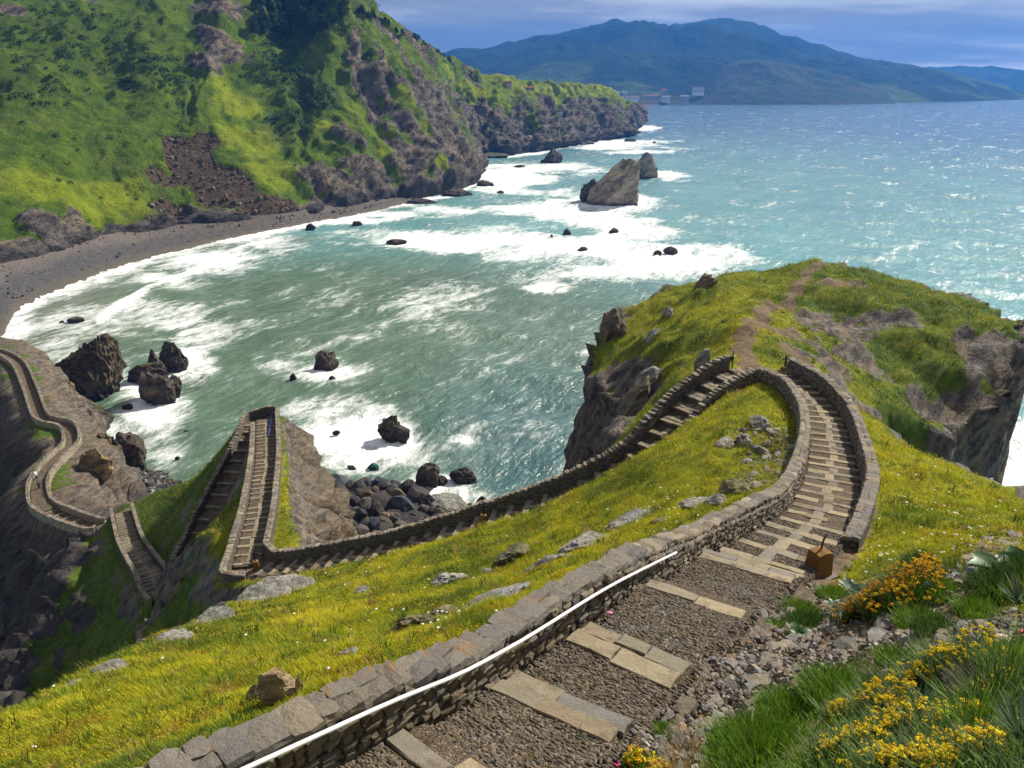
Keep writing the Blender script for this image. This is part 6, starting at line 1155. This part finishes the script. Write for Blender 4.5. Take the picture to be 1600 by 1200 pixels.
# ------------------------------------------------------------------ trees and scrub on the mainland
def leaf_cloud(r, n, centre, radii, size, cols):
    d = r.normal(size=(n, 3)); d /= np.linalg.norm(d, axis=1)[:, None]; q = d * (0.55 + 0.45 * r.rand(n) ** 0.5)[:, None] * radii + centre; Ms = np.stack([rand_rot(r) for _ in range(n)]) * (size * r.uniform(0.6, 1.3, n))[:, None, None]
    T0 = np.array([(0, 1, 2), (0, 2, 3)]); V0 = np.array([(-1, -.6, 0), (1, -.5, .25), (.8, .7, 0), (-.9, .6, .25)], float); C = np.array(cols)[r.randint(0, len(cols), n)] * r.uniform(0.6, 1.4, (n, 1)); return many(V0, T0, Ms, q, C)
TREE_ME = []
MAT_BARK = simple_mat('bark', (0.07, 0.05, 0.035), 0.95)
for sd in range(5):
    r = np.random.RandomState(900 + sd); parts = []; H_ = 10.0
    for k in range(7): z_ = H_ * (0.34 + 0.62 * k / 6); R_t = 2.7 * (1 - 0.6 * (k / 6) ** 1.6) * r.uniform(0.75, 1.2); parts.append(leaf_cloud(r, 80, np.array([r.normal(0, 0.45), r.normal(0, 0.45), z_]), np.array([R_t, R_t, 1.15]), 0.36, [(0.018, 0.035, 0.012), (0.03, 0.05, 0.016), (0.045, 0.07, 0.02)]))
    o = 0; Vs = []; Ts = []; Cs = []
    for v_, t_q, c_ in parts: Vs.append(v_); Ts.append(t_q + o); Cs.append(c_); o += len(v_)
    crown = mesh_np('crown', np.concatenate(Vs), np.concatenate(Ts), False); attr_color(crown, 'col', np.concatenate(Cs)); crown.materials.append(MAT_LEAF)
    limbs = [tube([(0, 0, -1.5), (0.1, 0, H_ * 0.4), (0, 0.1, H_ * 0.93)], [0.24, 0.17, 0.04], 6)] + [tube([(0, 0, H_ * (0.35 + 0.1 * b)), (1.1 * math.cos(b * 2.4), 1.1 * math.sin(b * 2.4), H_ * (0.42 + 0.1 * b))], [0.07, 0.03], 5) for b in range(5)]
    tv, tf = join_parts(limbs); trunk = bpy.data.meshes.new('trunk'); trunk.from_pydata([tuple(map(float, q)) for q in tv], [], [tuple(int(i) for i in f) for f in tf]); trunk.update(); trunk.materials.append(MAT_BARK); TREE_ME.append((crown, trunk))
def cliff_point(u, v_): return CLV[((CLPX - (u, v_)) ** 2).sum(1).argmin()]
def pine(label, p, s, k, group, r):
    root = thing('pine_tree', label, 'tree', p, group, (0, 0, r.rand() * 6.28)); root.scale = (s, s, s * r.uniform(0.65, 0.9)); put('crown', TREE_ME[k % 5][0], None, root); put('trunk', TREE_ME[k % 5][1], None, root)
rt = np.random.RandomState(31)
for i in range(95):
    u = rt.uniform(395, 545); v_ = rt.uniform(-15, 62) if u < 520 else rt.uniform(-10, 30)
    pine('dark pine in the wood on the shaded upper cliff slope', cliff_point(u, v_), rt.uniform(0.9, 1.45), i, 'dark pines on the upper slope', rt)
ordinal = lambda k: '%d%s' % (k, 'th' if 10 < k % 100 < 14 else {1: 'st', 2: 'nd', 3: 'rd'}.get(k % 10, 'th'))
for i in range(46):
    t_q = (i + 0.8 * rt.rand()) / 46; u = np.interp(t_q, [0, 0.3, 1], [560, 610, 706]); v_ = np.interp(t_q, [0, 0.3, 1], [18, 44, 97]) + rt.uniform(0, 6)
    pine('%s pine from the left along the skyline of the cliff crest' % ordinal(i + 1), cliff_point(u, v_), rt.uniform(0.55, 1.0), i, 'pines along the crest', rt)
def scrub():
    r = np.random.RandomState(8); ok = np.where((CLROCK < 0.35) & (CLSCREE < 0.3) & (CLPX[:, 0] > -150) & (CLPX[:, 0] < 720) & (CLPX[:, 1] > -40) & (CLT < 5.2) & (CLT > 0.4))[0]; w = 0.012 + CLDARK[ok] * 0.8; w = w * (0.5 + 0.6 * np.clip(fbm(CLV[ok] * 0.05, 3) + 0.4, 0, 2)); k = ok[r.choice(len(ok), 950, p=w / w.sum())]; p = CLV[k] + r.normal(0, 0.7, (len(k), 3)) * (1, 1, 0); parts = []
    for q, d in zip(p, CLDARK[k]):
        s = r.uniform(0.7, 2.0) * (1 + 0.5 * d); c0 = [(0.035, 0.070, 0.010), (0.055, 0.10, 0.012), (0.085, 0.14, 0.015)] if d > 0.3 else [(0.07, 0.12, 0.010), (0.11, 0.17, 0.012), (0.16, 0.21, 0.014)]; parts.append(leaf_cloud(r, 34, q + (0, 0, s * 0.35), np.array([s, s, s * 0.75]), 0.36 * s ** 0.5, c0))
    soup_put('scrub', parts, MAT_LEAF, None, kind='stuff', label='dark scrub and bushes over the grassy cliff slopes', category='scrub')
scrub()

# ------------------------------------------------------------------ far buildings
def wall_paint(name, col_): return simple_mat(name, col_, 0.85, 0.2, 0, 0.12, 0.3)
MAT_BW = wall_paint('white_render', (0.72, 0.71, 0.68)); MAT_BT = wall_paint('tan_render', (0.45, 0.33, 0.22)); MAT_BP = wall_paint('pinkish_render', (0.40, 0.33, 0.28)); MAT_ROOF = wall_paint('red_tile', (0.30, 0.09, 0.05)); MAT_GLASS = simple_mat('dark_window', (0.04, 0.05, 0.07), 0.2, 0.5); MAT_GROOF = wall_paint('grey_roof', (0.25, 0.25, 0.26))
def building(label, u0, u1, v0, v1, D, mat, roof=MAT_ROOF, floors=5, bays=4, dep=14.0, gable=True, rz=0.0):
    a = P1((u0 + u1) / 2, v1, D); W_ = 0.9 * (u1 - u0) * D / F; H_ = 0.85 * (v1 - v0) * D / F; rh_ = H_ * (0.16 if gable else 0.04); wh = H_ - rh_; root = thing('building', label, 'building', a, None, (0, 0, rz)); b_, f_ = box(0, dep / 2, wh / 2 - 6, W_, dep, wh + 12); pyd('wall', b_, f_, mat, root)
    if gable: rv_ = np.array([(-W_ / 2 - .6, -.6, wh), (W_ / 2 + .6, -.6, wh), (W_ / 2 + .6, dep + .6, wh), (-W_ / 2 - .6, dep + .6, wh), (-W_ / 2 + W_ * .06, dep / 2, H_), (W_ / 2 - W_ * .06, dep / 2, H_)]); pyd('roof', rv_, [(0, 1, 5, 4), (2, 3, 4, 5), (1, 2, 5), (3, 0, 4), (3, 2, 1, 0)], roof, root)
    else: b_, f_ = box(0, dep / 2, wh + rh_ / 2, W_ + 1, dep + 1, rh_); pyd('roof', b_, f_, roof, root)
    fh = wh / floors
    wm = bpy.data.meshes.new('window'); bw, bf = box(0, 0, 0, W_ / bays * 0.5, 0.5, fh * 0.5); wm.from_pydata([tuple(map(float, q)) for q in bw], [], bf); wm.materials.append(MAT_GLASS)
    for i in range(floors):
        for j in range(bays): put('window', wm, None, root, loc=(-W_ / 2 + W_ * (j + 0.5) / bays, -0.1, fh * (i + 0.55)))
building('white apartment block nearest the far cliffs in the distant village', 940, 949, 141, 156, 2930, MAT_BW); building('white apartment block second from the far cliffs', 950, 959, 141.5, 156, 2950, MAT_BW); building('white apartment block third from the far cliffs, with grey roof', 960, 969, 141, 155.5, 2960, MAT_BW, MAT_GROOF); building('narrow white tower block with a gable behind the village beach', 971.5, 980, 141, 151, 3050, MAT_BW, MAT_GROOF, 4, 3)
building('long low white beach building with red roofs', 970, 1000, 149, 156.5, 2930, MAT_BW, MAT_ROOF, 2, 10); building('long pinkish building right of the low white one', 1004, 1031, 147, 157, 2950, MAT_BP, MAT_ROOF, 3, 8); building('tall tan tower block with a red top in the village', 1032, 1043, 137.5, 149, 3060, MAT_BT, MAT_ROOF, 5, 4); building('grey-white block at the right end of the village beach', 1034, 1048, 149, 158.5, 2940, MAT_BW, MAT_GROOF, 3, 5); building('dull terrace at the foot of the far headland', 1062, 1078, 148, 158.5, 2900, MAT_BP, MAT_GROOF, 3, 5)
building('large white hotel with tall bays on the far headland', 1082, 1101, 134.5, 144.5, 3050, MAT_BW, MAT_GROOF, 3, 6, gable=False); building('reddish house high on the hillside behind the village', 1042, 1055, 126, 131, 3500, MAT_BT, MAT_ROOF, 2, 5); building('white house on the slope above the beach village', 992, 998, 136, 140, 3300, MAT_BW, MAT_ROOF, 2, 2)
hp = cliff_point(826, 143); Dh = depth_of(hp); building('long red-roofed farmhouse on the green cliff top', 815, 836, 134.5, 141.5, Dh - 12, MAT_BT, MAT_ROOF, 1, 6, 9.0); hp = cliff_point(795, 133); building('small house at the left of the green cliff top', 789, 800, 125.5, 131, depth_of(hp) - 10, MAT_BP, MAT_ROOF, 1, 3, 8.0)
sv = np.array([P1(u, v_, D) for u, v_, D in [(952, 161.2, 2900), (1038, 160.2, 2930), (1045, 157.5, 2990), (948, 157.5, 2990)]]); sv[:2, 2] = 0.4; sv[2:, 2] = 5.0
pyd('far_beach', np.concatenate([sv, sv - (0, 0, 4)]), [(0, 1, 2, 3), (0, 4, 5, 1), (1, 5, 6, 2), (2, 6, 7, 3), (3, 7, 4, 0)], simple_mat('beach_sand', (0.42, 0.32, 0.20), 0.95, 0.1, 0, 0.1, 0.02), kind='structure')

# ------------------------------------------------------------------ two people on the causeway
def person(label, p, face, top, bottom, hair, lean):
    root = thing('person', label, 'person', p, None, (0, 0, face)); J = {'pelvis': (0, 0, .95), 'chest': (0.02 + lean * .5, 0, 1.30), 'neck': (.03 + lean, 0, 1.50), 'head': (.05 + lean * 1.3, 0, 1.68), 'sl': (lean, .19, 1.42), 'el': (lean + .12, .26, 1.17), 'hl': (lean + .36, .20, 1.08), 'sr': (lean, -.19, 1.42), 'er': (lean + .1, -.26, 1.16), 'hr': (lean + .34, -.18, 1.06), 'tl': (0, .10, .92), 'kl': (.03, .12, .50), 'al': (-.02, .13, .08), 'fl': (.16, .14, .04), 'tr': (0, -.10, .92), 'kr': (-.02, -.12, .50), 'ar': (-.12, -.13, .08), 'fr': (.06, -.14, .04)}
    R_ = {'pelvis': .15, 'chest': .165, 'neck': .06, 'head': .105, 'sl': .075, 'el': .05, 'hl': .04, 'sr': .075, 'er': .05, 'hr': .04, 'tl': .095, 'kl': .065, 'al': .045, 'fl': .04, 'tr': .095, 'kr': .065, 'ar': .045, 'fr': .04}
    E_ = [('pelvis', 'chest'), ('chest', 'neck'), ('neck', 'head'), ('chest', 'sl'), ('sl', 'el'), ('el', 'hl'), ('chest', 'sr'), ('sr', 'er'), ('er', 'hr'), ('pelvis', 'tl'), ('tl', 'kl'), ('kl', 'al'), ('al', 'fl'), ('pelvis', 'tr'), ('tr', 'kr'), ('kr', 'ar'), ('ar', 'fr')]; ks = list(J)
    me_ = bpy.data.meshes.new('body'); me_.from_pydata([J[k] for k in ks], [(ks.index(a), ks.index(b)) for a, b in E_], []); ob = put('body', me_, None, root); md = ob.modifiers.new('skin', 'SKIN'); ob.modifiers.new('sub', 'SUBSURF').levels = 2; ob.modifiers['sub'].render_levels = 2
    for i, k in enumerate(ks): me_.skin_vertices[0].data[i].radius = (R_[k],) * 2; me_.skin_vertices[0].data[i].use_root = (k == 'pelvis')
    M = Mat('clothes', 0.9, 0.1); sp3 = M.N.new('ShaderNodeSeparateXYZ'); M.L.new(M.pos(obj=True), sp3.inputs[0]); M.color(M.ramp(M.math('DIVIDE', sp3.outputs[2], 2.0), [(0.0, (0.03, 0.03, 0.03)), (0.05, bottom), (0.47, top), (0.755, (0.45, 0.27, 0.19))], 'CONSTANT')); me_.materials.append(M.m)
    hv, hf = rock_shape(7, 2, 0, 0.03, 0.0); put('hair', mesh_np('hair', hv * (.115, .11, .09), hf, True), simple_mat('hair', hair, 0.7), root, loc=(.03 + lean * 1.3, 0, 1.745))
cp1, t1, n1_ = leg_at('causeway', LEG['causeway'][1][np.argmin(((pix(LEG['causeway'][0][:, :3]) - (62, 748)) ** 2).sum(1))]); cp2, t2, n2_ = leg_at('causeway', LEG['causeway'][1][np.argmin(((pix(LEG['causeway'][0][:, :3]) - (64, 768)) ** 2).sum(1))])
person('person in a white top and dark trousers leaning at the causeway wall', (cp1[0] + n1_[0] * .5, cp1[1] + n1_[1] * .5, cp1[2] - .05), math.atan2(n1_[1], n1_[0]), (0.75, 0.75, 0.78), (0.03, 0.035, 0.08), (0.03, 0.02, 0.015), 0.18)
person('person in dark blue clothes walking on the causeway', (cp2[0] - n2_[0] * .2, cp2[1] - n2_[1] * .2, cp2[2] - .05), math.atan2(t2[1], t2[0]), (0.03, 0.035, 0.10), (0.02, 0.02, 0.03), (0.05, 0.03, 0.02), 0.05)

# ------------------------------------------------------------------ the air: a thin even haze
def haze():
    bm = bmesh.new(); bmesh.ops.create_cube(bm, size=1.0)
    for v_ in bm.verts: v_.co = ((v_.co.x) * 24000, 4300 + v_.co.y * 9800, -6 + (v_.co.z + 0.5) * 580)
    hm = bpy.data.meshes.new('haze'); bm.to_mesh(hm); bm.free()
    m = bpy.data.materials.new('haze_air'); m.use_nodes = True; N = m.node_tree.nodes; N.clear()
    o = N.new('ShaderNodeOutputMaterial'); p = N.new('ShaderNodeVolumePrincipled')
    p.inputs['Color'].default_value = (0.06, 0.28, 0.86, 1); p.inputs['Density'].default_value = 0.00012; p.inputs['Anisotropy'].default_value = 0.2
    m.node_tree.links.new(p.outputs[0], o.inputs['Volume'])
    put('haze', hm, m, kind='stuff')
haze()
